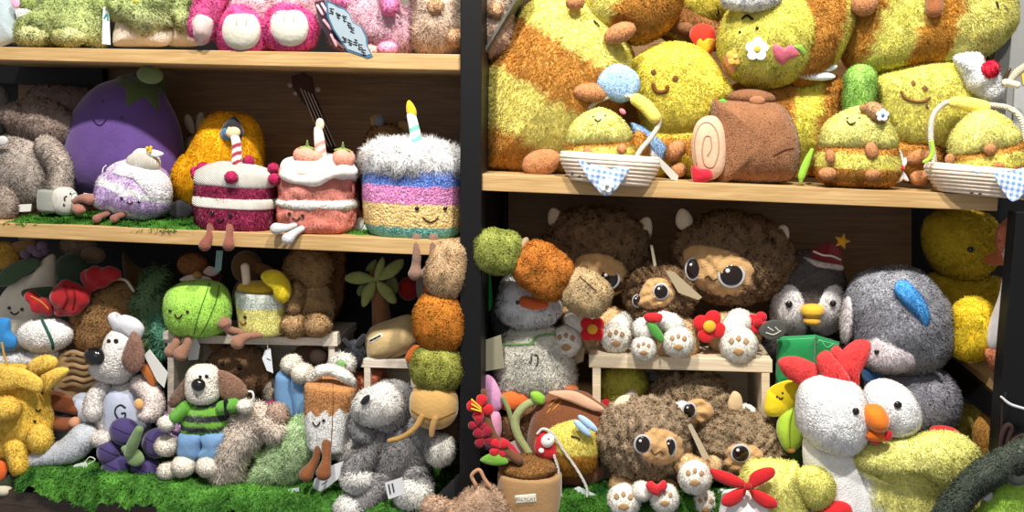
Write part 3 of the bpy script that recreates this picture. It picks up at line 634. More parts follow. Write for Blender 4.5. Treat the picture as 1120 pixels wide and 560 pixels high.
# teddy
t=Thing('plush_teddy','curly tan teddy bear sitting at the right end of the white crate','plush toy',338,370,.16)
t.part('body',t.E(342,335,24,34,18),'#a07c50','boucle',fur=FC,lump=1); t.part('head',t.E(338,294,26,24,20),'#946f44','boucle',fur=FC,lump=1)
t.part('arm',t.T([(326,318,16,9),(322,335,22,8)]),'#a07c50','boucle',fur=FC)
for x in (322,347): t.part('foot',t.E(x,355,15,13,14,d=18),'#a27e54','boucle',fur=FC)
t=Thing('plush_teddy','dark ginger curly plush in the shadow behind the tan teddy','plush toy',352,330,.27); t.part('body',t.O([(330,262),(372,262),(374,330),(350,360),(330,330)],12),'#7a4d28','boucle',fur=FC)
# palm
t=Thing('plush_palm_tree','palm tree plush with five olive green fronds and a brown trunk','plush toy',415,355,.2)
t.part('trunk',t.T([(411,300,0,7),(415,325,0,9),(418,355,0,11)]),'#7c5433','short_plush')
for pts in ([(409,307),(412,290),(419,281),(421,290),(416,305)],[(414,306),(424,290),(440,283),(441,291),(430,303)],[(411,306),(395,297),(380,300),(378,307),(392,311)],[(410,307),(398,315),(395,332),(400,335),(410,320)],[(413,307),(428,315),(434,330),(426,331),(414,318)]):
    t.part('frond',t.O(pts,4,d=12,n=36,rings=6),'#8a9152','short_plush')
for pts in ([(400,296),(404,288),(412,284),(410,296)],[(420,312),(430,302),(436,312),(432,322)],[(396,310),(390,318),(394,324),(402,314)]): t.part('frond',t.O(pts,3,d=2,n=30,rings=5),'#6d7540','short_plush')
# burlap bread
t=Thing('plush_bread_bag','beige burlap baguette bag plush with a small printed label on top of the low crate','plush toy',428,393,.17)
t.part('body',t.O([(401,366),(408,356),(425,349),(446,344),(456,352),(459,372),(448,384),(432,391),(406,393),(400,380)],20,smooth=True),'#c3aa7a','velvet',lump=.6)
lb=t.patch('woven_label',[(403,371),(417,364),(419,368),(405,376)],'#e3ddca','cotton',th=.6,smooth=False); t.lines('lettering',[[(405,372.5),(408,371)],[(409,370.5),(412,369)],[(413,368.5),(416,367)]],1,'#26382e',parent=lb)
t.line('seam',[(458,375),(440,382),(424,392)],.5,'#7a6540')
# red ball thing
t=Thing('plush_cherry','round dark red plush in the shadow right of the palm tree','plush toy',447,335,.25); t.part('body',t.E(447,316,12,13,11),'#9a1512','velvet'); t.part('stalk',t.T([(447,304,0,1.5),(450,296,0,1.2)]),'#5c4a22','velvet')
t=Thing('plush_bell','dull grey and orange plush hanging behind the dangling legs of the rainbow cake','plush toy',462,330,.22); t.part('body',t.O([(456,306),(468,302),(470,322),(466,330),(457,326)],6),'#7f7a72','velvet'); t.part('beak',t.E(467,316,5,4,4,d=6),'#c45c2a','velvet')
# hanging caterpillar chain
t=Thing('plush_skewer_garland','hanging chain plush of beige, orange and green fluffy balls ending in a smooth tan ball','plush toy',476,468,.0)
for n,(x,y,rx,ry,c,r) in enumerate(((489,294,21,32,'#c4a37a',14),(481,352,27,33,'#bf7228',-8),(478,401,28,27,'#93953f',0))):
    t.part('fluffy_ball',t.E(x,y,rx,ry,20,rot=r,e=2.3),c,'boucle',fur=(3.4,1.4,1.3,.8,0,.9),lump=1)
t.part('ball',t.E(475,442,27,27,22,e=2.3),'#c19a5c','velvet',lump=.5)
t.line('fold',[(450,448),(462,455),(478,458),(498,450)],.8,'#8d6a35')
for x,y in ((490,322),(482,380)): t.part('joint',t.E(x,y,12,6,10),'#a58a68','velvet')
t.part('stalk',t.T([(462,455,20,3.2),(454,468,24,3),(440,478,26,2.8),(426,482,26,2.6)]),'#a47e44','velvet'); t.part('stalk',t.T([(476,458,22,3.4),(473,468,24,3.2),(472,476,24,2.6)]),'#a47e44','velvet')
# black toy & fuzzy bits
t=Thing('plush_penguin','small black penguin plush upright between the teddy crate and the bread bag','plush toy',388,404,.15)
t.part('body',t.E(388,388,12,17,10),'#1b1d22','short_plush',fur=FS); t.part('wing',t.T([(392,376,6,4),(398,368,6,3)]),'#22242a','velvet'); t.part('wing',t.T([(382,378,6,3),(377,372,6,2.4)]),'#22242a','velvet')
t=Thing('plush_matcha_bun','small white fuzzy plush with a green patch beside the black penguin','plush toy',372,408,.10)
t.part('body',t.E(374,398,14,11,10),'#e6e4dc','fur',fur=FW); t.patch('green_patch',[(367,398),(373,393),(379,398),(374,403)],'#7fae6a','sherpa')
t=Thing('plush_starfish','small bright orange plush wedged between the bread bag and the hanging green ball','plush toy',452,400,.13)
t.part('body',t.O([(443,392),(452,378),(462,380),(466,392),(456,400)],6),'#d8702c','velvet')
t=Thing('plush_lobster','rust red shaggy plush behind the grey puppy','plush toy',405,440,.18)
t.part('body',t.O([(384,410),(392,404),(400,408),(410,402),(420,406),(418,425),(410,442),(392,440),(386,425)],12),'#a2543a','boucle',fur=FC,lump=1.5)
# dark toys in crate
t=Thing('plush_bear','dark brown bear plush with bead eyes inside the white crate, behind the striped sweater dog','plush toy',262,440,.2)
t.part('head',t.E(262,408,38,34,22),'#6d4c32','short_plush',fur=FS,lump=1); t.eye(243,398,2.2); t.eye(262,402,2.6); t.part('nose',t.E(252,412,7,4.5,4,d=23),'#1c1412','velvet'); t.part('ear',t.E(236,378,8,7,5,d=4),'#6d4c32','short_plush')
t=Thing('plush_puppy','cream plush puppy face with a black nose inside the crate beside the denim legs','plush toy',305,450,.2)
t.part('head',t.E(300,428,15,16,12),'#b9a897','sherpa',fur=FS); t.part('nose',t.E(305,412,6,6,5,d=14),'#171515','gloss'); 
t.part('scarf',t.O([(288,443),(302,436),(306,446),(290,452)],3,d=14),'#b3206e','velvet')
t=Thing('plush_cow','dark plush with a pale snout in the right corner of the white crate','plush toy',340,410,.22); t.part('head',t.E(340,395,22,18,12),'#5a3c30','short_plush',fur=FS); t.part('snout',t.E(348,390,9,8,6,d=11),'#a28c80','velvet')
# tags hanging from crate
t=Thing('paper_tag','narrow white tag hanging from the lime plush in front of the crate','tag',213,395,.11); t.tag([(207,372),(214,368),(219,378),(217,393),(206,394)],string=[(206,382),(212,368),(215,362)])
t=Thing('paper_tag','narrow white tag hanging from the lemon drink in front of the crate','tag',293,405,.11); t.tag([(290,383),(296,381),(299,408),(292,405),(287,392)],'#dfe6ec',string=[(293,382),(292,372),(291,366)],print_=[[(292,392),(296,394)]])
# brown toys above
t=Thing('plush_reindeer','shadowed orange brown plush and white flower hat behind the lime','plush toy',212,305,.22)
t.part('head',t.E(211,290,17,13,11),'#7a4522','short_plush',fur=FS); t.part('hat',t.E(228,303,14,12,9),'#6a1430','velvet')
t.part('brim',t.O([(197,305),(210,300),(228,303),(231,308),(215,309),(200,308)],3,d=14),'#cfc0b0','velvet'); t.part('bobble',t.E(216,301,5,4,4,d=18),'#b98a3c','velvet'); t.part('petal',t.O([(222,297),(230,291),(240,297),(234,302),(226,301)],2,d=14),'#c8b4ac','velvet')
t=Thing('satin_ribbon','pale blue ribbon loop hanging above the lime','ribbon',239,300,.1); t.part('ribbon',t.X([(237,274),(244,274),(242,296),(235,298)],0,.8),'#7c9a9c','cotton',smooth=False)
t=Thing('plush_duckling','brown duck head plush in the shadow behind the lemon drink','plush toy',272,330,.22); t.part('head',t.E(270,292,17,18,13),'#70502f','velvet'); t.part('beak',t.O([(280,288),(292,290),(300,296),(288,300),(280,298)],4,d=6),'#7f5630','velvet'); t.eye(268,289,2); t.part('body',t.E(272,325,18,22,12),'#6a4828','velvet')

# ---- left cluster ----
t=Thing('plush_onion','pale cream pointed plush with a tiny stitched face, bead eyes and green leaves','plush toy',30,375,.2)
t.part('body',t.O([(-6,345),(2,325),(14,310),(40,296),(54,280),(60,282),(62,310),(58,330),(62,350),(50,372),(20,385),(-4,375)],20),'#d9cfbb','velvet',lump=.8)
t.eye(10,337,2); t.eye(24,338.5,2); t.smile(16,341,9,3)
t.part('leaf',t.O([(-5,312),(0,298),(18,286),(40,283),(44,290),(30,300),(12,312)],5,d=18),'#3c5236','velvet'); t.part('leaf',t.O([(24,318),(35,315),(58,314),(60,324),(40,326),(26,325)],4,d=22),'#33472f','velvet')
t=Thing('plush_duck_hat','orange yellow round plush at the far upper left of the lower bay','plush toy',8,300,.25); t.part('body',t.E(6,280,17,15,12),'#b88a34','short_plush',fur=FS); t.part('hat',t.O([(0,272),(30,262),(40,268),(12,282)],6,d=-2),'#8c6a3c','velvet')
t=Thing('plush_flower','lilac blossom plush in the shadow under the upper left shelf','plush toy',38,290,.24); t.part('petals',[t.E(28,278,6,5,4,d=6),t.E(36,272,7,5,4,d=6),t.E(46,269,6,5,4,d=6),t.E(42,277,7,4,4,d=8),t.E(50,275,4,4,4,d=6)],'#7d6580','velvet')
t=Thing('felt_hat','dark green felt hat between the onion plush and the red bow','hat',78,312,.2); t.part('hat',t.O([(62,296),(66,282),(80,277),(94,284),(98,300),(84,312),(66,308)],10),'#2c3e2c','velvet',lump=1)
t=Thing('plush_bear','beige round bear plush in the shadow behind the dark green hat','plush toy',100,300,.28); t.part('head',t.E(86,268,20,14,12),'#76604a','short_plush',fur=FS); t.part('snout',t.E(102,279,13,9,10,d=8),'#86725c','velvet')
t=Thing('velvet_bow','large crumpled red velvet bow leaning on the brown fuzzy plush','bow',80,345,.13)
for pts,d in (([(60,312),(72,307),(86,310),(98,320),(96,334),(82,344),(62,345),(57,330)],12),([(92,296),(106,292),(125,294),(132,299),(124,308),(108,316),(98,318),(90,306)],6),([(30,320),(44,324),(56,332),(57,343),(44,342),(34,334)],10)):
    t.part('loop',t.O(pts,9,d=d),'#96121a','velvet',lump=1.6,lf=.35)
t.lines('fold',[[(70,312),(74,325),(68,338)],[(80,314),(82,326),(80,338)]],1.1,'#6e0a10')
t.line('gold_trim',[(34,324),(45,330),(53,338)],.7,'#b98a3a')
t=Thing('plush_seal','oval white plush with a dark green band around its middle','plush toy',50,385,.12)
t.part('body',t.E(50,366,32,19,17,rot=-8),'#e8e6e4','sherpa',fur=(1.5,.7,.9,.5),lump=.8)
t.line('green_band',[(46,350),(52,362),(57,374),(58,382)],1.5,'#235548')
t=Thing('plush_bluebird','small bright blue plush at the left edge beside the white oval plush','plush toy',8,385,.11); t.part('body',t.O([(-8,350),(10,348),(12,362),(19,372),(14,382),(-8,382)],8),'#2f7fc0','velvet',lump=.8)
t=Thing('plush_hedgehog','brown curly egg shaped plush with a cream edge, left of the green tree','plush toy',112,386,.17)
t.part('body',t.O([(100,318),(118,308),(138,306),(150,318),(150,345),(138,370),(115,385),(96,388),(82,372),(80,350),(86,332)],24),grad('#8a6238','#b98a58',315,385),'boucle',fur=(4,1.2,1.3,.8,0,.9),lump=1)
t.part('piping',t.T([(104,316,8,1.6),(118,307,8,1.6),(136,306,8,1.6),(146,318,8,1.6)]),'#c9bfae','thread')
t=Thing('plush_christmas_tree','feathery dark green tree plush leaning behind the apron dog','plush toy',160,385,.19)
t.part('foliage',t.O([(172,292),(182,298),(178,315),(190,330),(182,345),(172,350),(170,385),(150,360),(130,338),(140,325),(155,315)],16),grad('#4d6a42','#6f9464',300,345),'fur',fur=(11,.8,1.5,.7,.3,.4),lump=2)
t.part('lower_branch',t.T([(172,345,6,10),(178,365,10,8),(176,385,12,6)]),'#5fa183','fur',fur=(9,.8,1.5,.7,.3,.4))
t=Thing('plush_orange_star','dull brown pointed plush in the dark behind the green tree','plush toy',145,330,.3); t.part('body',t.O([(134,275),(142,286),(152,292),(160,300),(150,318),(138,310)],6),'#5c4426','velvet')
# basket
t=Thing('wicker_basket','tan wicker basket behind the yellow plush, partly covered','basket',90,430,.17)
t.part('basket_wall',t.L(92,[(384,34),(390,36),(400,35),(412,34),(430,31)],.6,e=2.6),'#a08258','velvet')
for i,y in enumerate((386,393,400,407,414,421)): t.part('woven_strand',t.T([(58,y,10,2.4),(70,y+2,18,2.4),(80,y-1,22,2.4),(92,y+2,22,2.4),(104,y-1,20,2.4),(116,y+2,16,2.4)]),('#b59469','#8c6f49')[i%2],'cord')
for x in (72,84,96,108): t.part('upright',t.T([(x,384,18,1.1),(x+1,405,19,1.1),(x,425,18,1.1)]),'#7c6040','thread')
t=Thing('plush_goose','white plush lying above the yellow creature, at the left edge','plush toy',30,400,.13); t.part('body',t.T([(-4,392,0,11),(20,394,0,10),(44,392,0,8),(60,388,0,5)]),'#d0cfd4','short_plush',fur=FS,lump=.8)
# yellow creature
YC='#cfa436'
t=Thing('plush_yellow_flower_creature','large golden yellow plush with petal flaps and stubby arms at the far left','plush toy',35,520,.07)
t.part('body',t.O([(-15,405),(8,398),(30,400),(48,412),(54,440),(58,470),(52,486),(38,492),(22,505),(8,508),(-15,500)],26),YC,'short_plush',fur=(1.6,.6,1,.35),lump=1.6,lf=.18)
for pts,d in (([(28,402),(36,392),(52,388),(62,392),(62,400),(48,408),(36,412)],14),([(44,412),(60,402),(74,402),(75,409),(62,422),(50,430)],16),([(-10,404),(8,400),(30,404),(46,416),(44,428),(26,424),(10,426),(-10,424)],26)):
    t.part('petal_flap',t.O(pts,7,d=d),'#d6ab40','short_plush',fur=(1.4,.5,1,.35),lump=1)
t.part('arm',t.E(8,447,14,13,14,d=30),'#d6ab40','short_plush',fur=FS,lump=1)
t.part('foot',t.T([(18,490,20,12),(22,510,24,10)]),'#d9ad3c','short_plush',fur=FS); t.part('foot',t.E(44,480,13,16,12,d=18),'#dcb242','short_plush',fur=FS)
t.eye(38,461,1.8); t.eye(46,430,1.6); t.smile(42,448,5,2)
t.part('hanging_cord',t.T([(2,375,22,1.1),(5,390,24,1.1),(9,402,26,1.1)]),'#b08a3a','thread')
# doll in dress
t=Thing('plush_monkey','brown armed plush in a pale blue frock lying beside the yellow creature','plush toy',80,480,.12)
t.part('arm',t.T([(52,436,8,10),(68,440,10,10),(84,447,10,7)]),'#7c4426','short_plush'); t.part('arm',t.T([(54,460,10,8),(68,464,14,8),(82,464,16,7)]),'#83492a','short_plush'); t.part('hand',t.E(82,462,6,6,6,d=20),'#c08a68','velvet')
t.part('sleeve',t.O([(80,434),(92,430),(104,440),(106,456),(98,468),(88,460),(86,446)],10,d=6),'#c3ccdc','cotton',lump=1)
t.part('skirt',t.O([(54,470),(70,452),(90,462),(98,480),(80,490),(58,488)],12),'#8c93a4','cotton',lump=1)
t=Thing('plush_seal','long grey plush limb lying on the moss in front of the brown armed plush','plush toy',65,520,.06)
t.part('body',t.T([(92,478,0,15),(78,492,4,15),(58,498,8,12),(36,502,10,10)]),'#a6abb4','short_plush',fur=(1,.5,.9,.3),lump=1); t.part('foot',t.E(24,520,10,8,9,d=6,rot=-30),'#8f949c','velvet')
t=Thing('plush_duck','orange and dark green duck foot plush poking out at the bottom left corner','plush toy',10,540,.03)
t.part('foot',t.O([(-10,505),(4,505),(8,516),(2,526),(-10,526)],6,d=8),'#e2662a','velvet'); t.part('body',t.T([(-8,536,4,9),(8,528,4,8),(18,520,2,4)]),'#2f3a26','velvet'); t.part('cuff',t.E(4,536,9,6,7,d=10),'#c8c0a8','velvet')
# chef dog
DOG='#d9d2cd'
t=Thing('plush_dog','cream plush dog in a white apron stitched with a black letter G, big black nose','plush toy',135,490,.11)
t.part('body',t.O([(116,425),(130,415),(150,418),(160,432),(165,460),(160,482),(140,490),(120,486),(106,470),(108,445)],20),DOG,'sherpa',fur=FS,lump=.8)
hd=t.part('head',t.O([(100,398),(106,388),(116,376),(120,364),(130,358),(144,362),(154,374),(156,392),(150,408),(136,418),(118,417),(104,410)],24,d=8),DOG,'sherpa',fur=(1.2,.7,.9,.5),lump=.6)
t.part('chef_hat',[t.O([(119,346),(126,342),(130,348),(136,345),(150,350),(158,360),(152,372),(138,364),(124,360)],9,d=12)],'#cfcfd6','cotton',lump=1)
t.part('nose',t.E(104,390,11.5,10,9,d=30),'#121216','gloss')
t.part('ear',t.O([(140,372),(146,362),(154,370),(158,385),(156,402),(144,408),(134,396),(136,382)],6,d=30),'#69473a','short_plush',fur=(1,.5,.8,.3),lump=.6)
t.eye(119,373,2.2); t.eye(127,373,2.6)
ap=t.part('apron',t.patchshape([(116,420),(128,428),(146,428),(152,422),(158,446),(163,470),(150,476),(130,478),(112,474),(112,452)],2.5,False,60),'#b4bbcf','cotton',lump=.5)
t.line('letter_g',[(137,446),(132,443),(127,446),(126,452),(130,458),(136,457),(137,452),(133,452)],.9,'#1c1c22',parent=ap)
t.part('arm',t.T([(112,424,10,9),(104,436,14,9.5),(102,450,18,10)]),DOG,'sherpa',fur=FS); t.part('arm',t.T([(154,420,14,10),(166,432,20,11),(168,448,24,11),(160,452,30,9)]),'#d8c9c4','sherpa',fur=FS)
t.part('wooden_spoon',t.E(152,442,5,6,3,d=40),'#dca56a','velvet')
t.part('foot',t.E(112,480,14,9,11,d=22),'#cfc6c0','sherpa',fur=FS)
t.part('orange_scarf',t.O([(154,396),(162,398),(172,410),(168,424),(160,414),(154,404)],4,d=22),'#b0622a','velvet')
t.part('swing_tag',t.X([(158,388),(164,382),(184,408),(180,424),(172,416)],26,27),'#d3d3cf','paper',smooth=False)
# blackberry flower
t=Thing('plush_grapes','dark violet plush of five round velvet berries with a green stem in the middle','plush toy',143,528,.05)
for x,y,rx,ry in ((137,472,17,15),(172,484,16,17),(160,515,17,16),(128,512,18,16),(120,494,13,14)):
    b=t.part('berry',t.E(x,y,rx,ry,13,rot=20),'#423767','velvet',lump=.5); t.line('seam',[(x-rx*.8,y-ry*.3),(x,y+ry*.1),(x+rx*.75,y+ry*.3)],.5,'#2a2245',parent=b)
t.part('stem',t.T([(142,496,18,6),(146,484,22,6),(152,470,24,4.5)]),'#6f8a5c','velvet'); 
t.part('leaf',[t.O([(140,494),(152,492),(158,503),(150,510),(140,506)],4,d=17)],'#7b9364','velvet'); t.part('leaf',t.O([(133,489),(143,486),(146,492),(136,496)],3,d=17),'#7b9364','velvet')
# lilac blossoms
t=Thing('plush_hydrangea','cluster of small lilac pink blossom plush between the two dogs','plush toy',185,485,.12)
for x,y in ((176,456),(186,461),(180,470),(196,468),(190,478),(200,455)): t.part('blossom',t.E(x,y,8,7,7,d=4),'#c79fd0','boucle',fur=(2.2,1,1,.7))
# sweater dog
t=Thing('plush_dog','cream plush dog in a lime and black striped sweater and pale blue denim shorts','plush toy',225,515,.045)
t.part('sweater',t.O([(204,440),(216,434),(236,434),(247,442),(250,456),(246,476),(222,478),(202,476),(200,458)],18),bands([441,449,456,461,467],['#16181c','#6cc22c','#16181c','#74cc30','#16181c','#74cc30'],ang=-4,cx=225),'knit',fur=(1,.5,.8,.4),lump=.6)
t.part('head',t.L(223,[(400,9),(403,14),(410,17.5),(420,18.5),(430,18.5),(436,16),(440,11)],.95,d=6,e=2.1),'#e0dacc','sherpa',fur=(1.2,.7,.9,.5),lump=.5)
t.part('nose',t.E(217,421,7.5,7,6,d=25),'#131316','gloss'); t.eye(219,412,1.8); t.eye(226,411.5,2.1)
t.lines('muzzle_stitch',[[(214,431),(216,435)]],.5,'#8b8272')
t.part('ear',t.O([(207,408),(200,416),(188,432),(184,442),(190,446),(202,438),(208,424)],4,d=6),'#5b4034','short_plush',fur=(1,.5,.8,.3)); t.part('ear',t.O([(238,406),(252,408),(266,418),(271,430),(262,438),(248,438),(238,428)],4,d=6),'#6a4838','short_plush',fur=(1,.5,.8,.3))
t.part('sleeve',t.T([(204,446,10,8),(192,456,14,7)]),'#6cc22c','knit'); t.part('sleeve',t.T([(244,446,10,8),(256,443,14,7.5)]),bands([246],['#6cc22c','#6cc22c']),'knit')
t.part('cuff',t.T([(247,439,18,2.5),(248,452,18,2.5)]),'#16181c','thread')
t.part('hand',t.E(182,463,9,8,8,d=16),'#ded8ca','sherpa',fur=FS); t.part('hand',t.E(268,444,9,7,8,d=16),'#ded8ca','sherpa',fur=FS)
for pts in ([(200,472),(222,472),(222,490),(216,503),(198,500),(196,486)],[(222,472),(247,472),(246,488),(238,504),(218,500),(222,488)]):
    t.part('denim_leg',t.O(pts,12,d=6,k=2.6),DENIM,'cotton',lump=1,lf=.25)
for x,y in ((201,510),(228,510),(182,488),(184,515)): t.part('foot',t.E(x,y,12,11,11,d=14 if x>195 else 8),'#ddd5c6','sherpa',fur=(2,.9,1,.6),lump=.8)
# cream shaggy
t=Thing('plush_sheep','long cream shaggy plush sprawled face down over the moss','plush toy',262,535,.06)
t.part('body',t.O([(262,450),(275,440),(290,444),(296,458),(288,480),(272,505),(268,530),(250,540),(232,532),(236,505),(240,480),(248,465)],20),'#ddd0c2','fur',fur=FLL,lump=2)
t.part('snout',t.E(303,454,12,13,10,d=4),'#b09382','boucle',fur=FC); t.part('arm',t.T([(290,460,4,14),(302,470,6,11)]),'#d8cabb','fur',fur=FLL)
t.part('loop',t.T([(270,428,10,1.2),(276,429,10,1.2),(277,436,10,1.2),(272,440,10,1.2)]),'#d8d8dc','thread')
# denim legs
t=Thing('plush_bear','upside down plush showing blue denim trousers and two round cream feet','plush toy',320,452,.12)
for x0,x1 in ((303,320),(318,340)): t.part('denim_leg',t.T([((x0+x1)/2+3,450,0,12),((x0+x1)/2,430,2,10.5),((x0+x1)/2-1,414,4,9.5)]),'#6f97c2','cotton',lump=1)
t.part('foot',t.E(319,398,12,10,11,d=6,rot=-20),'#ddd6c6','sherpa',fur=FS); t.part('foot',t.E(331,408,12,11,11,d=12,rot=-10),'#e0d9c9','sherpa',fur=FS)
# green shaggy
t=Thing('plush_monster','mint green shaggy plush lying on the moss behind the toasted marshmallow','plush toy',305,535,.07)
t.part('body',t.O([(330,454),(342,458),(346,480),(340,510),(322,530),(298,538),(276,534),(272,520),(286,495),(304,472),(316,460)],18),'#b2cd98','fur',fur=(6,1,1.4,.6,.2,.6),lump=2)
# toasted marshmallow
t=Thing('plush_toasted_marshmallow','white and brown toasted marshmallow drink plush with a wink, smile and brown legs','plush toy',358,500,.05)
def drip(x,y,V):
    e=446+3.5*np.sin((x-335)*.42); k=(y<e+ (x-360)*-.06)[:,None]; return np.where(k,hexc('#a96b3a'),hexc('#efece6'))
t.part('cup',t.L(360,[(416,20),(418,26),(424,28),(440,27),(460,25),(480,22),(490,20),(494,14)],.8,rot=4,e=2.6,m=90),drip,'short_plush',fur=(1.1,.6,.9,.35),lump=.6)
t.part('whipped_cream',t.T([(341,414,4,5.5),(350,406,8,6.5),(362,404,8,6),(374,410,10,5.5),(384,417,4,4)]),'#eeeae0','sherpa',fur=FS,lump=1)
t.eye(354,460,1.8); t.smile(346,462,8,4); t.line('seam',[(364,418),(364,450),(362,490)],.4,'#8a5a34')
leg(t,[(349,488,14,4.5),(344,505,18,4.5),(335,519,22,8)],'#7d4c2b'); leg(t,[(357,485,18,5),(357,503,24,5),(354,517,28,8.5)],'#7d4c2b')
# husky
GH='#8f8c8c'
t=Thing('plush_puppy','large grey and white fluffy puppy plush sprawled on its back beside the post','plush toy',430,545,.07)
t.part('body',t.O([(415,465),(440,455),(460,455),(472,475),(474,500),(462,525),(440,533),(415,530),(404,510),(404,485)],24),GH,'fur',fur=FW,lump=1.2)
t.part('head',t.E(424,445,32,25,22,rot=-35,d=8),'#a3a0a0','fur',fur=FW,lump=1)
t.part('muzzle',t.O([(386,444),(392,432),(404,426),(424,420),(436,432),(438,448),(426,460),(406,464),(390,456)],14,d=31),'#eae7e2','fur',fur=(4,1,1.2,.5),lump=.8)
t.part('nose',t.O([(394,440),(398,434),(404,432),(404,438),(398,443)],3.5,d=48),'#151517','velvet')
t.part('ear',t.O([(424,424),(436,418),(450,426),(452,446),(440,448),(430,438)],6,d=14),'#8c8a8c','fur',fur=FW); t.part('ear',t.O([(384,458),(394,460),(408,472),(404,484),(390,482),(383,470)],8,d=26),'#8b898b','fur',fur=FW)
t.part('arm',t.T([(454,465,8,13),(468,478,14,13),(478,488,18,12)]),GH,'fur',fur=FW); t.part('paw',t.E(482,492,14,16,12,rot=20,d=22),'#e4e1d8','fur',fur=FW)
t.part('arm',t.T([(412,478,14,12),(398,500,20,13),(388,515,24,12)]),GH,'fur',fur=FW); t.part('paw',t.E(390,524,16,13,12,d=28),'#e8e5e0','fur',fur=FW)
t.part('leg',t.T([(420,525,14,14),(405,540,20,15),(392,552,24,14)]),GH,'fur',fur=FW); t.part('paw',t.E(383,556,17,14,12,d=30),'#ece9e4','fur',fur=FW)
t.part('leg',t.T([(455,520,14,14),(460,530,18,13)]),GH,'fur',fur=FW); t.part('paw',t.E(452,540,20,18,14,d=24),'#ece9e2','fur',fur=FW)
t.part('chest',t.E(384,492,13,15,10,d=4),'#dfdbd4','fur',fur=FLL)
t.part('care_label',t.X([(421,528),(440,522),(443,540),(425,546)],38,38.6),'#d8dadf','paper',smooth=False)
t.lines('print',[[(425,530),(427,540)],[(429,529),(431,538)]],.8,'#30363c')
# tags on the moss
t=Thing('paper_tag','white card tag with small printed logo on the moss under the mint green plush','tag',306,552,.02); t.tag([(285,556),(308,537),(327,533),(328,540),(300,560)],'#dfe4ea',print_=[[(306,546),(312,542)],[(310,548),(312,542)],[(300,552),(310,552)]])
t=Thing('paper_tag','crumpled white tag below the toasted marshmallow legs','tag',358,530,.03); t.tag([(344,524),(360,510),(376,504),(372,522),(352,538),(342,534)],'#e1e3e8',print_=[[(352,530),(358,526)]])
t=Thing('paper_tag','white tag with string on the moss beside the violet berry plush','tag',85,520,.03); t.tag([(70,520),(82,508),(94,505),(96,510),(84,522),(70,525)],'#e3e6e8',string=[(92,507),(98,500),(104,503),(96,508)])
# beige bottom plush
t=Thing('plush_bear','curly beige brown plush peeking over the bottom edge in front of the black post','plush toy',505,585,-.07)
t.part('body',t.O([(462,560),(478,550),(496,552),(510,540),(530,530),(545,540),(556,560),(560,600),(458,600)],18),'#b8977c','boucle',fur=(5,1,1.4,.7),lump=1.5); t.part('ear',t.E(476,556,15,12,10,d=8),'#b9987e','boucle',fur=(5,1,1.4,.7))
t.part('ribbon',t.T([(520,530,10,2),(516,520,10,2),(524,514,10,2),(530,524,10,2),(536,532,10,2)]),'#b88864','velvet')
t=Thing('cloth_strap','black strap bag corner between the grey puppy and the post','bag',488,560,.03); t.part('bag',t.O([(478,545),(492,528),(504,520),(506,560),(484,565)],6),'#1a1a1d','cotton')
t=Thing('plush_bear','dark brown plush in the gap behind the hanging tan ball','plush toy',492,490,.15); t.part('body',t.O([(474,450),(500,440),(504,480),(490,490),(476,480)],8),'#8a6248','short_plush',fur=FS)
# ================= upper bay, right unit =================
BY,BR='#f2dd70','#ba7a30'
BF=(3.2,.8,1.3,.2,.3,.2)
def paw(t,x,y,rx,ry,d,rot=0,c='#a4643a',n='arm'): return t.part(n,t.E(x,y,rx,ry,min(rx,ry)*.9,d=d,rot=rot),c,'short_plush',fur=(1,.5,.9,.3),lump=.4)
# giant bee
t=Thing('plush_bee','giant yellow and brown striped bee plush filling the left end of the right shelf','plush toy',600,192,.17)
t.part('body',t.O([(528,90),(545,50),(565,20),(590,0),(620,-6),(650,8),(676,30),(690,55),(694,80),(686,110),(672,140),(665,170),(650,188),(600,193),(540,190),(528,180)],60,k=2.1,n=90,rings=16),
  bands([-19,33,87],[BY,BR,'#e6d76c',BR],ang=-32,cx=600,cy=66),'fur',fur=(3.2,.8,1.3,.2,.3,.2),lump=2,lf=.06)
paw(t,629,2,9,8,50); paw(t,646,101,19,10,56,rot=4); paw(t,592,178,21,14,44,rot=-18,n='foot')
t.part('wing',t.O([(654,92),(660,78),(672,70),(686,72),(698,82),(700,96),(694,106),(680,112),(664,106)],10,d=56),'#8fb6e2','short_plush',fur=(1,.5,.9,.3),lump=.6)
t.line('face_mark',[(650,23),(655,29)],1.2,'#2a211c')
# second bee above
t=Thing('plush_bee','bee plush with wide brown rear lying on top of the giant striped bee','plush toy',700,60,.15)
t.part('body',t.O([(636,10),(645,-25),(700,-40),(746,-25),(748,0),(738,22),(718,40),(696,48),(672,36),(648,28)],38),bands([12],[BY,BR],ang=72,cx=662,cy=5),'fur',fur=BF,lump=1.5)
paw(t,678,36,17,10,44,rot=-22); 
t=Thing('plush_bee','yellow bee plush in the dark gap above the red heart','plush toy',765,60,.24)
t.part('body',t.E(752,30,44,22,20,rot=20),'#7c4a22','short_plush',fur=FS); t.part('head',t.E(770,4,24,22,18),'#c4b33f','fur',fur=BF); t.part('arm',t.T([(724,30,10,5),(738,38,10,5),(752,46,10,5)]),'#b39c3a','short_plush'); paw(t,750,31,9,7,18,c='#8a5433'); t.line('mouth',[(785,8),(786,14),(784,18)],.9,'#2a211c')
t=Thing('plush_flame_heart','red plush heart with a yellow flame between the square faced plush and the flowered bee','plush toy',768,60,.16)
t.part('heart',t.O([(754,38),(760,28),(770,26),(780,30),(784,45),(778,58),(770,62),(760,50)],9,d=4),'#d9331f','velvet'); t.patch('flame',[(762,48),(766,42),(768,46),(774,42),(782,44),(778,54),(770,58)],'#e9b02a','velvet')
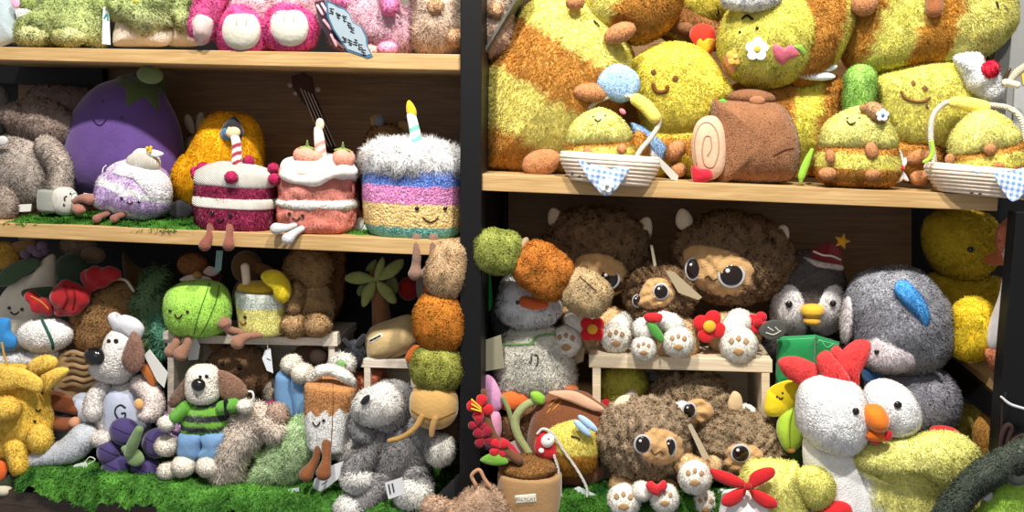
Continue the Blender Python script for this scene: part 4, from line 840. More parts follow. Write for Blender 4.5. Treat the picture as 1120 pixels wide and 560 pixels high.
# pentagon smiling plush
t=Thing('plush_honey_block','bright yellow pentagon plush with big brown stitched smile behind the small basket','plush toy',748,192,.14)
t.part('body',t.O([(692,72),(697,64),(720,51),(738,47),(760,50),(772,58),(790,82),(801,98),(801,108),(790,124),(784,140),(774,147),(740,150),(714,146),(704,138),(696,116),(691,92)],28,k=3.4,n=80,rings=14),'#f0d650','fur',fur=(2.4,.8,1.3,.18,.2,.2),lump=1.2)
t.part('lower_body',t.O([(700,140),(785,130),(795,160),(790,186),(750,194),(705,188)],26,d=-4),bands([150,168],['#f0d650',BR,'#e9d044'],cx=748),'fur',fur=BF)
for x,y,rx,ry in ((715,79,3.2,3.2),(739,86,3.4,3.8)): t.patch('eye',[(x-rx,y),(x,y-ry),(x+rx,y),(x,y+ry)],'#6b451b','velvet',th=1)
t.line('mouth',[(714,92),(717,99),(723,101),(729,99),(730,95)],2.2,'#6b4218')
paw(t,738,165,13,9,30,rot=-50); paw(t,741,186,9,8,26,n='foot')
t=Thing('plush_wing','pale blue plush wing resting between the small basket and the pentagon plush','plush toy',712,175,.09)
t.part('wing',t.O([(690,135),(700,138),(716,148),(727,160),(728,170),(720,176),(706,168),(694,150)],7),'#8eb8e8','short_plush',fur=FS)
def minibee(label,cx,cy,s,Y,extra=None,feet=True,rot=0):
    t=Thing('plush_bee',label,'plush toy',cx,cy+44*s,Y)
    q=lambda pts:[(cx+(a*math.cos(math.radians(rot))-b*math.sin(math.radians(rot)))*s,cy+(a*math.sin(math.radians(rot))+b*math.cos(math.radians(rot)))*s) for a,b in pts]
    t.part('body',t.O(q([(-45,8),(-38,-4),(0,-10),(38,-4),(46,10),(48,26),(40,40),(20,46),(-20,46),(-42,38),(-47,24)]),30*s,k=2.4,n=70),
      bands([6*s,22*s],[BR,'#ecdd6a',BR],ang=-rot,cx=cx,cy=cy+2*s),'fur',fur=(2.6,.8,1.2,.25,.2,.25),lump=.9)
    t.part('head',t.O(q([(-42,-4),(-38,-20),(-24,-34),(-8,-42),(8,-44),(26,-34),(38,-20),(44,-6),(36,6),(10,9),(-20,8),(-38,4)]),27*s,d=3,k=2.4,n=70),'#f0e280','fur',fur=(2.6,.8,1.2,.25,.2,.25),lump=.9)
    return t,q
t,q=minibee('small bee plush with blushing cheeks sitting in the left white basket',655,155,.82,.015,rot=-3)
t.smile(654,130,7,2.5,r=.7); t.line('eye',[(648,128),(650,126.5)],.6,'#3a2417'); t.line('eye',[(661,127),(663,125.5)],.6,'#3a2417')
for x in (646,668): t.patch('cheek',[(x-4,134),(x,131),(x+4,134),(x,137)],'#f3c25c','velvet',th=.3)
paw(t,643,168,5,7,27,rot=-15); paw(t,680,163,5,5.5,27); paw(t,681,180,6,4.5,24,n='foot')
t.part('hair_clip',[t.E(681,122,4,2.5,2,d=20,rot=40)],'#e57f8f','velvet')
t.part('side_wing',t.E(700,160,9,16,6,d=-4,rot=-10),BR,'fur',fur=BF)
def basket(label,cx,cy,rx,h,Y,rot,handle,grp=None):
    t=Thing('basket',label,'basket',cx,cy+h,Y)
    def rim(f,yo,r): return [(cx+rx*f*math.cos(a),cy+yo-math.sin(a)*0+ (math.cos(a)*rx*math.sin(math.radians(rot))),-math.sin(a)*rx*.62*f*-1,r) for a in np.linspace(0,2*math.pi,25)]
    wall=[]
    t.part('basket_wall',t.L(cx,[(cy,rx*.99),(cy+h*.3,rx*.96),(cy+h*.7,rx*.86),(cy+h,rx*.74),(cy+h,rx*.3)],.62,rot=rot),'#e7dccb','knit')
    for k,(f,yo) in enumerate(((1.0,-3),(1.02,0),(1.01,4),(.985,8),(.95,12),(.91,16),(.87,20),(.82,24))): t.part('woven_rim' if k<2 else 'woven_strand',t.T(rim(f,yo,2.6),n=60,m=8,caps=False),'#f0e2d2' if k<2 else '#e3d2bf','cotton')
    t.part('handle',t.T(handle,n=50),'#e9dfcf','cord'); return t
t=basket('small white woven basket with arched handle and blue gingham cloth at the left','a',0,0,0,0,0,[]) if 0 else basket('small white woven basket with arched handle holding a bee plush, hanging over the shelf edge',667,174,52,26,.01,4,[(692,182,20,3),(700,165,14,2.8),(714,148,4,2.8),(721,132,-4,2.8),(712,116,-8,2.6),(694,107,-12,2.6),(676,104,-16,2.6),(655,110,-20,2.6),(645,118,-24,2.6)])
t.part('handle_wrap',t.T([(696,109,-8,7),(706,116,-4,7.5),(716,128,0,7)]),'#eedb66','short_plush')
for x,y in ((626,190),(634,193)): t.part('eyelet',t.E(x,y,1.6,1.6,1.5,d=38 if x<630 else 40),'#2a2622','gloss')
def gingham(x,y,V):
    a=(np.floor((x+y*.15)/3.2)%2); b=(np.floor((y-x*.2)/3.2)%2); k=((a+b)/2)[:,None]; return hexc('#f2f5fa')*(1-k)+hexc('#6d9bd6')*k
t=Thing('gingham_napkin','blue and white gingham cloth folded over the rim of the left basket','napkin',660,190,-.06)
t.part('cloth',t.O([(633,175),(650,180),(672,184),(688,185),(682,196),(672,208),(662,214),(652,206),(640,190)],2,smooth=True,n=110,rings=26),gingham,'cotton',lump=.9,lf=.25)
t.part('flower',[t.E(664+5*math.cos(a),203+5*math.sin(a),3.2,3.2,1.6,d=5) for a in np.arange(5)*1.257]+[t.E(664,203,3,3,2,d=6)],'#f4f4f2','velvet',fur=None); t.part('flower_centre',t.E(664,203,2,2,1.5,d=8),'#8a97a8','velvet')
t=Thing('paper_tag','grey tag leaning on the shelf beside the left basket','tag',728,196,.03); t.tag([(706,164),(712,163),(742,192),(741,198),(734,196),(722,182)],'#b9b7b0')
# flowered bee top centre
t=Thing('plush_bee','round yellow bee plush with felt flowers on its face and a white hat brim','plush toy',850,95,.13)
t.part('body',t.O([(868,-30),(905,-20),(930,-5),(932,25),(920,58),(900,80),(870,92),(850,60)],34,d=-4),bands([32],[BR,'#e9d765'],ang=78,cx=884,cy=20),'fur',fur=BF,lump=1)
t.part('head',t.O([(786,40),(795,15),(815,-5),(860,-12),(890,0),(905,28),(900,55),(880,80),(850,93),(822,94),(800,82),(788,62)],40,k=2.1,n=80),'#f1de62','fur',fur=(3,.8,1.3,.2,.3,.2),lump=1.3)
t.part('hat_brim',t.T([(800,-2,30,10),(825,0,38,11),(845,-4,34,9)]),'#ecebe8','boucle',fur=FC)
t.line('eye',[(812,20),(817,17),(823,21)],1.4,'#33231a'); t.eye(828,31,1.8); t.eye(809,35,1.4)
def felt(t,x,y,r,c,cc,n=5,name='felt_flower',th=2.2):
    f=None; h,nn,ok=t.hit(x,y)
    sh=[]
    for k in range(n):
        a=k*2*math.pi/n+.3; V,F=t.E(x,y,r*.42,r*.42,th*.6); off=np.array([math.cos(a)*r*.55,0,math.sin(a)*r*.55])*t.u; sh.append((V-t.c(x,y)+h+off+np.array([0,-th*.5*t.u,0]),F))
    f=t.part(name,sh,c,'velvet',solid=False); V,F=t.E(x,y,r*.26,r*.26,th*.7); t.part('centre',[(V-t.c(x,y)+h+np.array([0,-th*1.1*t.u,0]),F)],cc,'velvet',None,f,solid=False); return f
felt(t,828,54,13,'#f6f6f4','#d8b83a'); felt(t,804,62,10,'#e3a94a','#f2d070'); 
t.patch('tulip',[(845,50),(851,49),(858,53),(864,49),(872,52),(873,61),(862,66),(856,71),(848,64)],'#df6f86','velvet',th=3); t.patch('leaf',[(868,50),(876,49),(882,56),(880,61),(874,55)],'#8fbf4a','velvet',th=1.5); t.patch('petal',[(788,62),(793,60),(800,68),(805,78),(797,84),(790,74)],'#e58a86','velvet',th=2)
t.part('wings',[t.E(893,74,22,6,5,d=10,rot=-4),t.E(893,83,20,5,5,d=12,rot=2)],'#dfe8f0','velvet')
# striped body behind
t=Thing('plush_bee','long striped bee body lying behind the chocolate roll cake','plush toy',860,190,.18)
t.part('body',t.O([(800,100),(830,88),(890,84),(925,92),(932,130),(925,180),(880,192),(830,190),(805,150)],30),bands([-44,-6,22,56],[BR,BR,'#eddc55',BR,'#e8d85c'],ang=80,cx=868,cy=130),'fur',fur=BF,lump=1)
# roll cake
t=Thing('plush_roll_cake','chocolate brown swiss roll plush with a beige spiral end and a red berry','plush toy',812,200,.075)
t.part('roll',t.O([(778,116),(790,110),(812,108),(842,110),(858,118),(868,136),(874,160),(872,184),(862,198),(830,201),(800,199),(780,196)],34,k=2.8,n=80),'#744529','short_plush',fur=(.9,.4,.8,.3),lump=.5)
t.part('spiral_end',t.O([(762,134),(772,127),(784,128),(792,142),(794,165),(790,188),(778,197),(765,192),(758,175),(757,150)],10,d=22,k=3),'#d8b294','velvet',lump=.4)
t.line('swirl',[(762,180),(760,155),(765,138),(775,134),(784,144),(786,165),(780,182),(771,180),(768,165),(771,150),(777,150),(778,162),(774,170)],.7,'#b5896b')
t.part('log_branch',t.E(822,107,25,9,14,d=4,rot=2),'#683c22','short_plush',fur=(.9,.4,.8,.3)); t.part('roll_end',t.E(828,110,8,5,3,d=18),'#a5714f','velvet')
t.part('berry',t.O([(756,182),(763,184),(775,185),(780,190),(778,196),(768,200),(758,198)],8,d=28),'#cf2134','velvet'); t.part('leaf',t.O([(784,112),(792,108),(796,116),(788,122)],3,d=10),'#5fa640','velvet'); t.line('seam',[(846,170),(858,164),(868,162)],.6,'#5e3826')
# pea
t=Thing('plush_pickle','short fuzzy green stick plush standing upright behind the bear hatted bee','plush toy',940,180,.1)
t.part('body',t.T([(941,88,0,16.5),(940,110,0,16.5),(938,170,0,15)]),grad('#8fc054','#5c9a35',75,150),'fur',fur=(2.5,.8,1.2,.4),lump=.6)
# top right bee
t=Thing('plush_bee','huge yellow and brown banded bee plush lying along the top right of the shelf','plush toy',1010,85,.16)
t.part('body',t.O([(918,-10),(930,-40),(1080,-50),(1106,-20),(1112,20),(1098,45),(1070,64),(1040,72),(1000,76),(960,80),(930,74),(920,40)],46,k=2.2,n=90,rings=16),bands([-44,-4,34],['#be8130','#ece06a','#c58430','#e9e07a'],ang=74,cx=1000,cy=20),'fur',fur=(3.2,.8,1.3,.2,.3,.2),lump=1.5)
paw(t,946,4,13,13,40); t.part('arm',t.T([(1023,-12,50,8.5),(1022,10,52,8.5)]),'#a2643c','short_plush'); t.line('eye',[(1090,2),(1092,9)],1.1,'#3a2b20'); t.line('eye',[(1099,7),(1102,12)],1.1,'#3a2b20')
# pentagon with hat
t=Thing('plush_honey_block','yellow square plush with curled brown smile and a white hat topped with a red cherry','plush toy',1010,195,.13)
t.part('body',t.O([(956,98),(958,88),(966,80),(1000,71),(1036,66),(1050,69),(1060,82),(1074,104),(1080,118),(1072,140),(1040,158),(1006,162),(982,158),(968,146),(960,124)],28,k=3.4,n=80,rings=14),'#f1de68','fur',fur=(2.4,.8,1.3,.18,.2,.2),lump=1.2)
t.part('lower_body',t.O([(965,150),(1020,150),(1030,180),(1010,198),(975,190)],22,d=-2),BR,'fur',fur=BF); paw(t,1004,172,13,8,20,rot=-15); paw(t,1006,194,11,9,16,n='foot')
t.part('hat',t.O([(1042,64),(1052,58),(1072,59),(1078,70),(1088,78),(1098,92),(1096,104),(1086,110),(1072,108),(1060,100),(1052,84)],14,d=24,k=2.4),'#e6e8ea','sherpa',fur=FS,lump=1.4,lf=.2)
t.part('cherry',t.E(1083,76,8.5,8.5,8,d=38),'#c7182b','short_plush',fur=FS)
for x,y,r in ((999,91,3),(1012,97,3.6)): t.patch('eye',[(x-r,y-1),(x,y-r),(x+r,y),(x,y+r)],'#7a5630','velvet',th=1)
t.line('mouth',[(986,100),(990,107),(1000,111),(1010,111),(1017,107)],1.5,'#7a5630'); t.line('mouth',[(1013,108),(1014,118)],1.1,'#7a5630')
# small bee with bear
t,q=minibee('small bee plush with a tiny bear clip on its head, standing on the shelf edge',938,160,.98,.05,rot=3)
t.smile(931,133,9,3,r=.9,rot=8); t.eye(927,129,1); t.eye(940,129,1)
b=t.part('bear_clip',t.E(958,123,14,9,9,d=22,rot=35),'#a67c50','short_plush',fur=FS); t.part('ear',t.E(944,118,4,4,3,d=24),'#a67c50','short_plush',parent=b); felt(t,965,126,7,'#f2f4f8','#5b7fc0')
paw(t,908,172,5,8,28,rot=-10); paw(t,953,165,6,9,30,rot=-15); paw(t,905,190,9,7,26,n='foot'); paw(t,953,190,9,7,26,n='foot')
t.part('wing_ribbon',[t.O([(975,180),(982,172),(980,165),(985,164),(988,178)],2,d=4),t.O([(984,182),(990,172),(992,178),(988,184)],2,d=4),t.O([(978,188),(986,186),(988,196),(978,200)],2,d=4),t.O([(986,186),(990,190),(994,198),(988,196)],2,d=4)],'#e6e2e4','velvet'); t.part('knot',t.E(984,184,5,4,4,d=8),'#c9202f','velvet')
t=Thing('plush_leaf','slim bright green plush stalk leaning beside the bear hatted bee','plush toy',878,198,.03); t.part('leaf',t.T([(888,164,0,2),(882,178,0,4),(877,192,0,4),(876,198,0,2)]),'#93c93b','velvet')
# right basket bee
t=basket('cream woven basket with arched handle and gingham cloth at the right end of the shelf',1080,188,66,24,.03,5,[(1022,176,10,3),(1018,150,6,3),(1020,128,2,3),(1030,115,-2,3),(1042,111,-6,3),(1060,113,-8,3),(1085,115,-8,3),(1105,119,-6,3),(1118,132,0,3),(1122,160,4,3)])
t.part('handle_wrap',t.T([(1044,112,-3,6.5),(1060,114,-3,7.5),(1076,117,-3,7)]),'#efdc6e','short_plush')
for x,y in ((1063,211),(1072,212)): t.part('eyelet',t.E(x,y,1.8,1.2,1.5,d=44),'#2a2622','gloss')
t,q=minibee('small striped bee plush lying face up in the right pink basket',1077,162,.92,.03,rot=-10)
paw(t,1039,174,5,6,27); paw(t,1083,163,6,6,29); paw(t,1092,181,7,4.5,26,n='foot')
t=Thing('gingham_napkin','blue and white gingham cloth over the rim of the right pink basket','napkin',1110,200,-.066)
t.part('cloth',t.O([(1088,188),(1104,186),(1122,184),(1128,200),(1118,214),(1106,220),(1096,208)],2,n=110,rings=26),gingham,'cotton',lump=.9,lf=.25); t.part('tuft',t.O([(1062,186),(1070,184),(1074,188),(1068,190)],2,d=4),'#dfe4ee','velvet')
t=Thing('plush_vine','thin bright green stem plush hooked on the rim of the right pink basket','plush toy',1015,175,-.02); t.part('stem',t.T([(1019,155,0,2.2),(1020,166,0,2.4),(1017,173,0,2.4),(1011,177,0,2)]),'#a5d33c','velvet')
# hanging strap/far right clutter
t=Thing('grey_display_rack','grey metal display rack post with a dark number plate behind the cherry hat','rack',1105,120,.2)
t.part('plate',t.X([(1080,40),(1098,30),(1096,76),(1078,80)],0,1),'#2e2d2b','paper',smooth=False); t.part('upright',t.X([(1105,-30),(1140,-30),(1110,214),(1082,214)],-6,-2),'#a3a5a4','paper',smooth=False); t.lines('plate_number',[[(1086,50),(1090,49),(1090,53),(1087,55),(1091,56),(1090,61),(1086,62)]],.9,'#0c0c0c')
t=Thing('cream_handle','curved cream bag handle poking in at the right edge below the cherry hat','handle',1115,95,.03); t.part('handle',t.T([(1130,68,0,4),(1114,78,0,4.5),(1102,90,0,4)]),'#ddd0b4','cord'); t.part('toggle',t.T([(1100,90,4,4),(1112,93,4,4)]),'#e4dac2','velvet'); t.part('beads',t.T([(1104,76,2,2),(1100,84,2,2.5),(1098,92,2,2.5)]),'#3a2c1a','gloss')
t=Thing('white_box','pale grey box edge at the right frame side behind the pink basket','box',1115,150,.12); t.part('box',t.X([(1108,95),(1150,90),(1150,180),(1104,178)],0,4),'#9fa2a3','paper',smooth=False); t.part('yellow_band',t.X([(1116,78),(1150,74),(1150,88),(1118,92)],4,6),'#d8c04a','paper',smooth=False)
# ================= lower bay, right unit =================
MN,MF_='#7d664c',(4.2,1.2,1.7,.45,.1,.8)
TAN='#c9a06c'
def flower(t,x,y,r,c='#cf1f26',cc='#e3a92c',n=4,d=30,ph=.5):
    for k in range(n):
        a=k*2*math.pi/n+ph; t.part('petal',t.E(x+math.cos(a)*r*.58,y+math.sin(a)*r*.58,r*.5,r*.5,3.5,d=d),c,'velvet')
    t.part('flower_centre',t.E(x,y,r*.38,r*.38,3.5,d=d+4),cc,'velvet')
def foot(t,x,y,r,d,rot=0):
    f=t.part('paw',t.E(x,y,r,r*1.02,r*.8,d=d),'#ede6da','short_plush',fur=FS,lump=.5)
    for dx,dy,w,h in ((-.42,-.28,.17,.2),(.0,-.42,.15,.18),(.42,-.25,.17,.2)): t.patch('toe_pad',[(x+(dx-w)*r,y+dy*r),(x+dx*r,y+(dy-h)*r),(x+(dx+w)*r,y+dy*r),(x+dx*r,y+(dy+h)*r)],'#a98662','velvet',th=.8,parent=f)
    t.patch('sole_pad',[(x-.35*r,y+.35*r),(x,y+.15*r),(x+.35*r,y+.35*r),(x,y+.6*r)],'#b08a5f','velvet',th=.8,parent=f)
def lion(label,x,y,rx,ry,face,eyes,Y,ears=(),tail=None,mc=MN,bx=None,er=1):
    t=Thing('plush_lion',label,'plush toy',x,bx or y+ry+40,Y)
    for ex,ey,ew,eh,rot in ears: 
        e=t.part('ear',t.E(ex,ey,ew,eh,6,rot=rot,d=4,taper=-.2),'#d8c8ae','velvet')
    n=20; rr=random.Random(int(x)); 
    pts=[(x+rx*math.cos(a)*(1+.03*math.sin(a*7+x)),y+ry*math.sin(a)*(1+.03*math.sin(a*6+y))) for a in np.arange(n)*2*math.pi/n]
    t.part('mane',t.O(pts,min(rx,ry)*.72,k=2.1,n=150,rings=30),mc,'boucle',fur=MF_,lump=2.0,lf=.55)
    fp=t.part('face',t.patchshape(face,5,True,48,9),TAN,'short_plush',lump=.3)
    for ex,ey,w,h in eyes:
        h0,nn,ok=t.hit(ex,ey); D=(h0-C_); D/=np.linalg.norm(D)
        V,F=t.E(ex,ey,w*1.22,h*1.22,2.2); wr=t.part('eye_rim',[(V-t.c(ex,ey)+h0,F)],'#b9bcc0','velvet',None,fp,solid=False)
        V,F=t.E(ex,ey,w,h,2.6); t.part('eye',[(V-t.c(ex,ey)+h0-D*t.u*1.2,F)],'#1d100b','gloss',None,fp,solid=False)
        V,F=t.E(ex,ey,w*.2,w*.2,w*.15); t.part('eye_highlight',[(V-t.c(ex,ey)+h0-D*t.u*4+np.array([-.35*w,0,.4*h])*t.u,F)],'#f2f2f2','gloss',None,wr if 0 else fp,solid=False)
    return t
# big lion A
t=lion('big brown maned lion plush in the back row, face half hidden by the ball garland',652,272,60,46,[(626,292),(634,280),(652,277),(672,282),(686,294),(688,308),(680,320),(660,326),(638,322),(628,308)],[(666,305,9.5,9.5)],.2,ears=[(608,240,9,13,-20),(703,253,10,16,18)],mc='#75583c')
t.part('body',t.O([(618,335),(680,338),(684,360),(670,380),(640,385),(622,372)],18,d=10),TAN,'short_plush',fur=FS)
t.part('arm',t.T([(628,350,28,11),(645,356,34,11)]),'#e9e2d6','short_plush',fur=FS); t.part('arm',t.T([(684,352,28,11),(672,362,34,11)]),'#e9e2d6','short_plush',fur=FS)
flower(t,648,360,14,d=46,ph=.78); foot(t,619,374,17,34); foot(t,674,370,16,42)
t.part('tag',t.X([(620,380),(640,380),(638,395),(624,400)],26,27),'#b8a888','paper',smooth=False)
# small lion mid
t=lion('small lion plush between the two big lions, holding a red bow with green leaves',722,322,38,34,[(704,312),(712,304),(726,305),(736,312),(738,325),(726,336),(708,338),(698,330)],[(723,319,7,7.5),(697,329,4.5,6)],.13,mc='#75583c')
t.part('body',t.O([(700,345),(740,342),(758,352),(764,372),(756,392),(720,396),(702,380)],20,d=6),TAN,'short_plush',fur=FS)
t.part('arm',t.E(704,360,12,12,10,d=30),'#ece6dc','short_plush',fur=FS); t.part('arm',t.E(733,353,17,10,10,d=28,rot=25),'#ece6dc','short_plush',fur=FS)
foot(t,704,381,13,36); foot(t,742,374,16,36)
t.part('bow',t.O([(704,345),(712,342),(724,344),(722,352),(708,352)],4,d=42),'#c8242b','velvet'); t.part('leaf',t.O([(708,352),(716,353),(726,368),(722,374),(712,364)],3,d=42),'#4c9a3c','velvet')
# big lion B
t=lion('big brown maned lion plush with both round eyes showing, right of the back row',800,282,67,50,[(744,285),(748,273),(762,268),(785,271),(808,278),(822,290),(824,306),(816,320),(796,325),(774,322),(758,310),(748,298)],[(758,294,7,10.5),(800,301,11.5,11)],.18,ears=[(748,240,9,12,-15),(850,262,12,17,28)],mc='#7a5c3f')
t.line('mouth',[(771,304),(775,302),(777,306),(781,307),(784,305)],.7,'#2c1b12'); t.lines('whiskers',[[(812,312),(820,313)],[(811,316),(818,318)]],.5,'#4a3220')
t.part('body',t.O([(775,345),(830,345),(832,370),(815,385),(780,385)],16,d=14),TAN,'short_plush',fur=FS)
t.part('arm',t.T([(808,352,30,14),(800,362,36,13)]),'#ece6dc','short_plush',fur=FS); foot(t,808,378,19,44)
flower(t,776,357,17,d=44,ph=.4); flower(t,829,353,12,c='#cf2030',cc='#b01820',d=34)
t=Thing('paper_tag','beige folded card tag hanging under the chin of the right big lion','tag',745,325,.06); t.tag([(728,296),(737,297),(768,325),(764,328),(742,320)],'#a8997c')
t=Thing('paper_tag','dull card tag hanging between the ears of the two big lions','tag',715,285,.08); t.tag([(711,268),(714,268),(718,290),(715,292)],'#a09680')
# garland left
t=Thing('plush_skewer_garland','chain plush of green, orange and beige fluffy balls slanting in from the black post','plush toy',596,300,.015)
for x,y,rx,ry,c,r in ((545,275,23,27,'#8a9340',5),(594,296,26,32,'#bb6d2a',33),(642,321,23,26,'#c1a679',25)): t.part('fluffy_ball',t.E(x,y,rx,ry,21,rot=r+90,e=2.9),c,'boucle',fur=(3.4,1.4,1.3,.8,0,.9),lump=1)
for x,y,r in ((571,270,-62),(620,318,-60)): t.part('joint',t.E(x,y,12,5,10,rot=r),'#a58a68','velvet')
t.line('string',[(634,302),(645,312),(652,318)],.6,'#4a3a2c')
# snowman penguin
t=Thing('plush_snowman','white fluffy snowman plush with carrot nose and thin green scarf, below the ball garland','plush toy',580,440,.13)
t.part('body',t.O([(552,362),(580,356),(605,358),(622,385),(628,410),(622,430),(595,436),(560,434),(545,425),(542,390)],26),'#ebe6d8','fur',fur=FW,lump=1.5)
t.part('head',t.O([(546,330),(552,312),(566,304),(590,308),(608,322),(612,338),(600,352),(575,358),(556,352),(546,342)],26,d=4),'#f0f0f0','fur',fur=FW,lump=1)
t.part('hood',t.O([(536,345),(542,322),(554,300),(572,310),(560,340),(566,366),(600,358),(606,366),(580,374),(548,374)],10,d=-6),'#232426','fur',fur=FS)
t.part('carrot_nose',t.T([(574,330,30,6.5),(586,333,36,6.2),(596,333,40,4)]),'#d4602c','velvet'); t.eye(566,331,2.2)
t.line('scarf',[(550,377),(568,377),(584,376)],1.2,'#6f9a5a'); t.line('scarf',[(580,376),(588,368),(600,366),(608,366)],1.4,'#6f9a5a')
t.lines('music_note',[[(581,397),(582,388),(588,390),(588,399)],[(579,397),(581,397)],[(586,400),(588,399)]],.8,'#26262a')
t.part('foot',t.O([(546,434),(558,426),(574,430),(578,442),(562,450),(548,446)],9,d=18),'#dd6a2e','velvet'); t.part('foot',t.O([(606,424),(620,418),(632,424),(630,436),(612,436)],8,d=12),'#b5653c','velvet')
t.part('care_tag',t.X([(530,372),(548,366),(552,402),(530,406)],26,27),'#8f8c76','paper',smooth=False)
t=Thing('plush_crow','dark curly plush in the shadow beside the black post','plush toy',535,400,.22); t.part('body',t.E(535,362,17,40,14),'#26262a','boucle',fur=FC)
t=Thing('green_ribbon','bright green ribbon strip just right of the black post','ribbon',532,335,.12); t.part('ribbon',t.O([(526,300),(536,300),(538,335),(528,338)],3),'#1f8a3c','velvet')
# penguin santa hat
t=Thing('plush_penguin','penguin plush wearing a knitted santa hat with a yellow star, in the back row','plush toy',885,390,.21)
t.part('head',t.O([(842,330),(846,300),(862,280),(884,274),(908,280),(922,300),(926,330),(916,355),(880,366),(850,358)],28),'#3f3937','short_plush',fur=FS,lump=.6)
for pts in ([(846,322),(852,314),(866,312),(876,322),(882,345),(878,368),(852,362),(842,345)],[(902,318),(912,312),(922,318),(927,336),(922,356),(896,368),(886,352),(894,335)]): t.part('face_patch',t.patchshape(pts,4,True,40),'#e9e4e4','short_plush',fur=FS)
t.part('bill',t.O([(877,335),(888,332),(900,335),(900,344),(888,348),(877,344)],10,d=32),'#dcae33','velvet'); t.part('bill_lower',t.E(888,351,9,5,8,d=32),'#d8a02c','velvet')
t.eye(863,333,3.8); t.eye(911,332,3.4)
t.part('body',t.E(880,385,46,26,20),'#2a2626','fur',fur=FW)
h=t.part('santa_hat',t.O([(880,284),(884,276),(896,268),(908,264),(918,270),(921,280),(920,292),(898,292)],11,d=6),'#9c1f2b','knit'); t.part('hat_trim',t.T([(880,284,12,3.5),(896,290,18,4),(919,293,12,3.5)]),'#cfc0ba','sherpa',parent=h)
t.part('hat_wave',t.T([(890,275,18,1.1),(900,279,19,1.1),(910,280,18,1.1),(919,284,14,1.1)]),'#d9cfc6','thread',parent=h)
st=[(921+ (9.5 if k%2==0 else 4.5)*math.sin(k*math.pi/5+.3),264-(9.5 if k%2==0 else 4.5)*math.cos(k*math.pi/5+.3)) for k in range(10)]
t.part('star',t.O(st,3.5,d=12,smooth=False,cx=(921,264)),'#e0a424','velvet')
t=Thing('round_badge','dark grey oval badge card with scribbled print between the right big lion and the penguin','badge',846,368,.08); t.part('badge',t.O([(830,362),(838,352),(852,350),(860,358),(856,368),(842,372)],1.2),'#4c4f4a','paper'); t.lines('print',[[(840,358),(846,362)],[(848,358),(852,362)],[(838,364),(846,366),(854,362)]],.7,'#bdbcae')
# gift box
t=Thing('plush_gift_box','bright green cube plush gift box behind the rooster','plush toy',878,408,.12)
t.part('front_face',t.O([(850,368),(892,366),(890,420),(848,420)],8,smooth=False,k=6,n=60),'#1f8a4d','velvet'); t.part('side_face',t.O([(892,366),(918,374),(912,420),(890,420)],6,smooth=False,k=6,n=60),'#1b7a43','velvet'); t.lines('stitching',[[(852,372),(890,370)],[(895,372),(916,377)],[(893,376),(898,372),(904,380),(912,376)]],.5,'#6fb98a')
# grey seal
t=Thing('plush_dolphin','large grey fluffy seal plush with a pale muzzle and a bright blue fin','plush toy',980,410,.13)
t.part('body',t.O([(925,345),(928,318),(940,300),(965,292),(992,292),(1015,305),(1034,330),(1042,360),(1036,385),(1020,402),(990,408),(955,405),(934,385)],42,k=2.1,n=84,rings=14),'#8f9099','fur',fur=(3.2,.8,1.3,.3,.2,.3),lump=1.3)
t.part('muzzle',t.O([(946,366),(958,360),(976,362),(994,372),(1003,386),(998,400),(975,407),(950,402),(940,388)],22,d=20),'#d7ccd0','fur',fur=(2,.8,1.2,.3),lump=.6)
t.part('fin',t.O([(978,314),(984,307),(994,309),(1006,322),(1014,336),(1016,350),(1012,356),(1002,346),(988,332),(980,322)],8,d=40),'#3f8fd8','short_plush',fur=FS); t.eye(959,385,2.6); t.eye(932,369,4)
t.part('cheek',t.E(926,350,6,26,12,d=8),'#cfc8ca','fur',fur=FS)
t=Thing('plush_cat','grey fluffy plush beneath the blue finned seal, behind the rooster','plush toy',1010,475,.14)
t.part('body',t.O([(950,405),(990,406),(1030,408),(1046,428),(1048,455),(1030,470),(1000,476),(960,470)],30),'#7f7e88','fur',fur=(3.5,.8,1.3,.3),lump=1.2); t.part('tail_loop',t.T([(1022,406,20,2),(1028,410,22,2),(1030,414,22,2)]),'#6d6e78','velvet'); t.part('blue_cap',t.O([(944,404),(966,406),(958,420),(946,418)],5,d=26),'#2f5a8a','velvet')
# ducks right
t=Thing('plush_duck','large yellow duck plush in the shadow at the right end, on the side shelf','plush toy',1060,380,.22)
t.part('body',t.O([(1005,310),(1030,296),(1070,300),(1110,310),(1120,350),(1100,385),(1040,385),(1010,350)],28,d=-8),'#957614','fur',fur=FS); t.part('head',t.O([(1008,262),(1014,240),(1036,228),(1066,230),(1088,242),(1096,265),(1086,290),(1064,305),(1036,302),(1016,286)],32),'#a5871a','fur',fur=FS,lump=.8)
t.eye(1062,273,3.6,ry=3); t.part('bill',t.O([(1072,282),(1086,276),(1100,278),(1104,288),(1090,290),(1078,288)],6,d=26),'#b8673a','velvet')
t=Thing('plush_chick','round bright yellow chick ball plush between the grey seal and the orange plush','plush toy',1063,394,.1)
t.part('body',t.O([(1040,360),(1042,340),(1052,328),(1068,325),(1082,332),(1088,350),(1086,375),(1078,390),(1060,394),(1044,386)],24),grad('#e0c22e','#e8c52e',330,380),'fur',fur=(2.8,.9,1.2,.35),lump=.8)
t=Thing('plush_crab','orange plush in a white eyelet frock at the right frame edge on the side shelf','plush toy',1105,405,.06)
t.part('head',t.O([(1090,262),(1096,244),(1112,236),(1140,240),(1140,292),(1112,298),(1098,290)],20),'#c9704f','fur',fur=FS,lump=.6); t.part('collar_fur',t.O([(1098,275),(1108,262),(1125,262),(1140,268),(1140,298),(1112,300),(1102,290)],14,d=10),'#bfc0c6','sherpa',fur=FS)
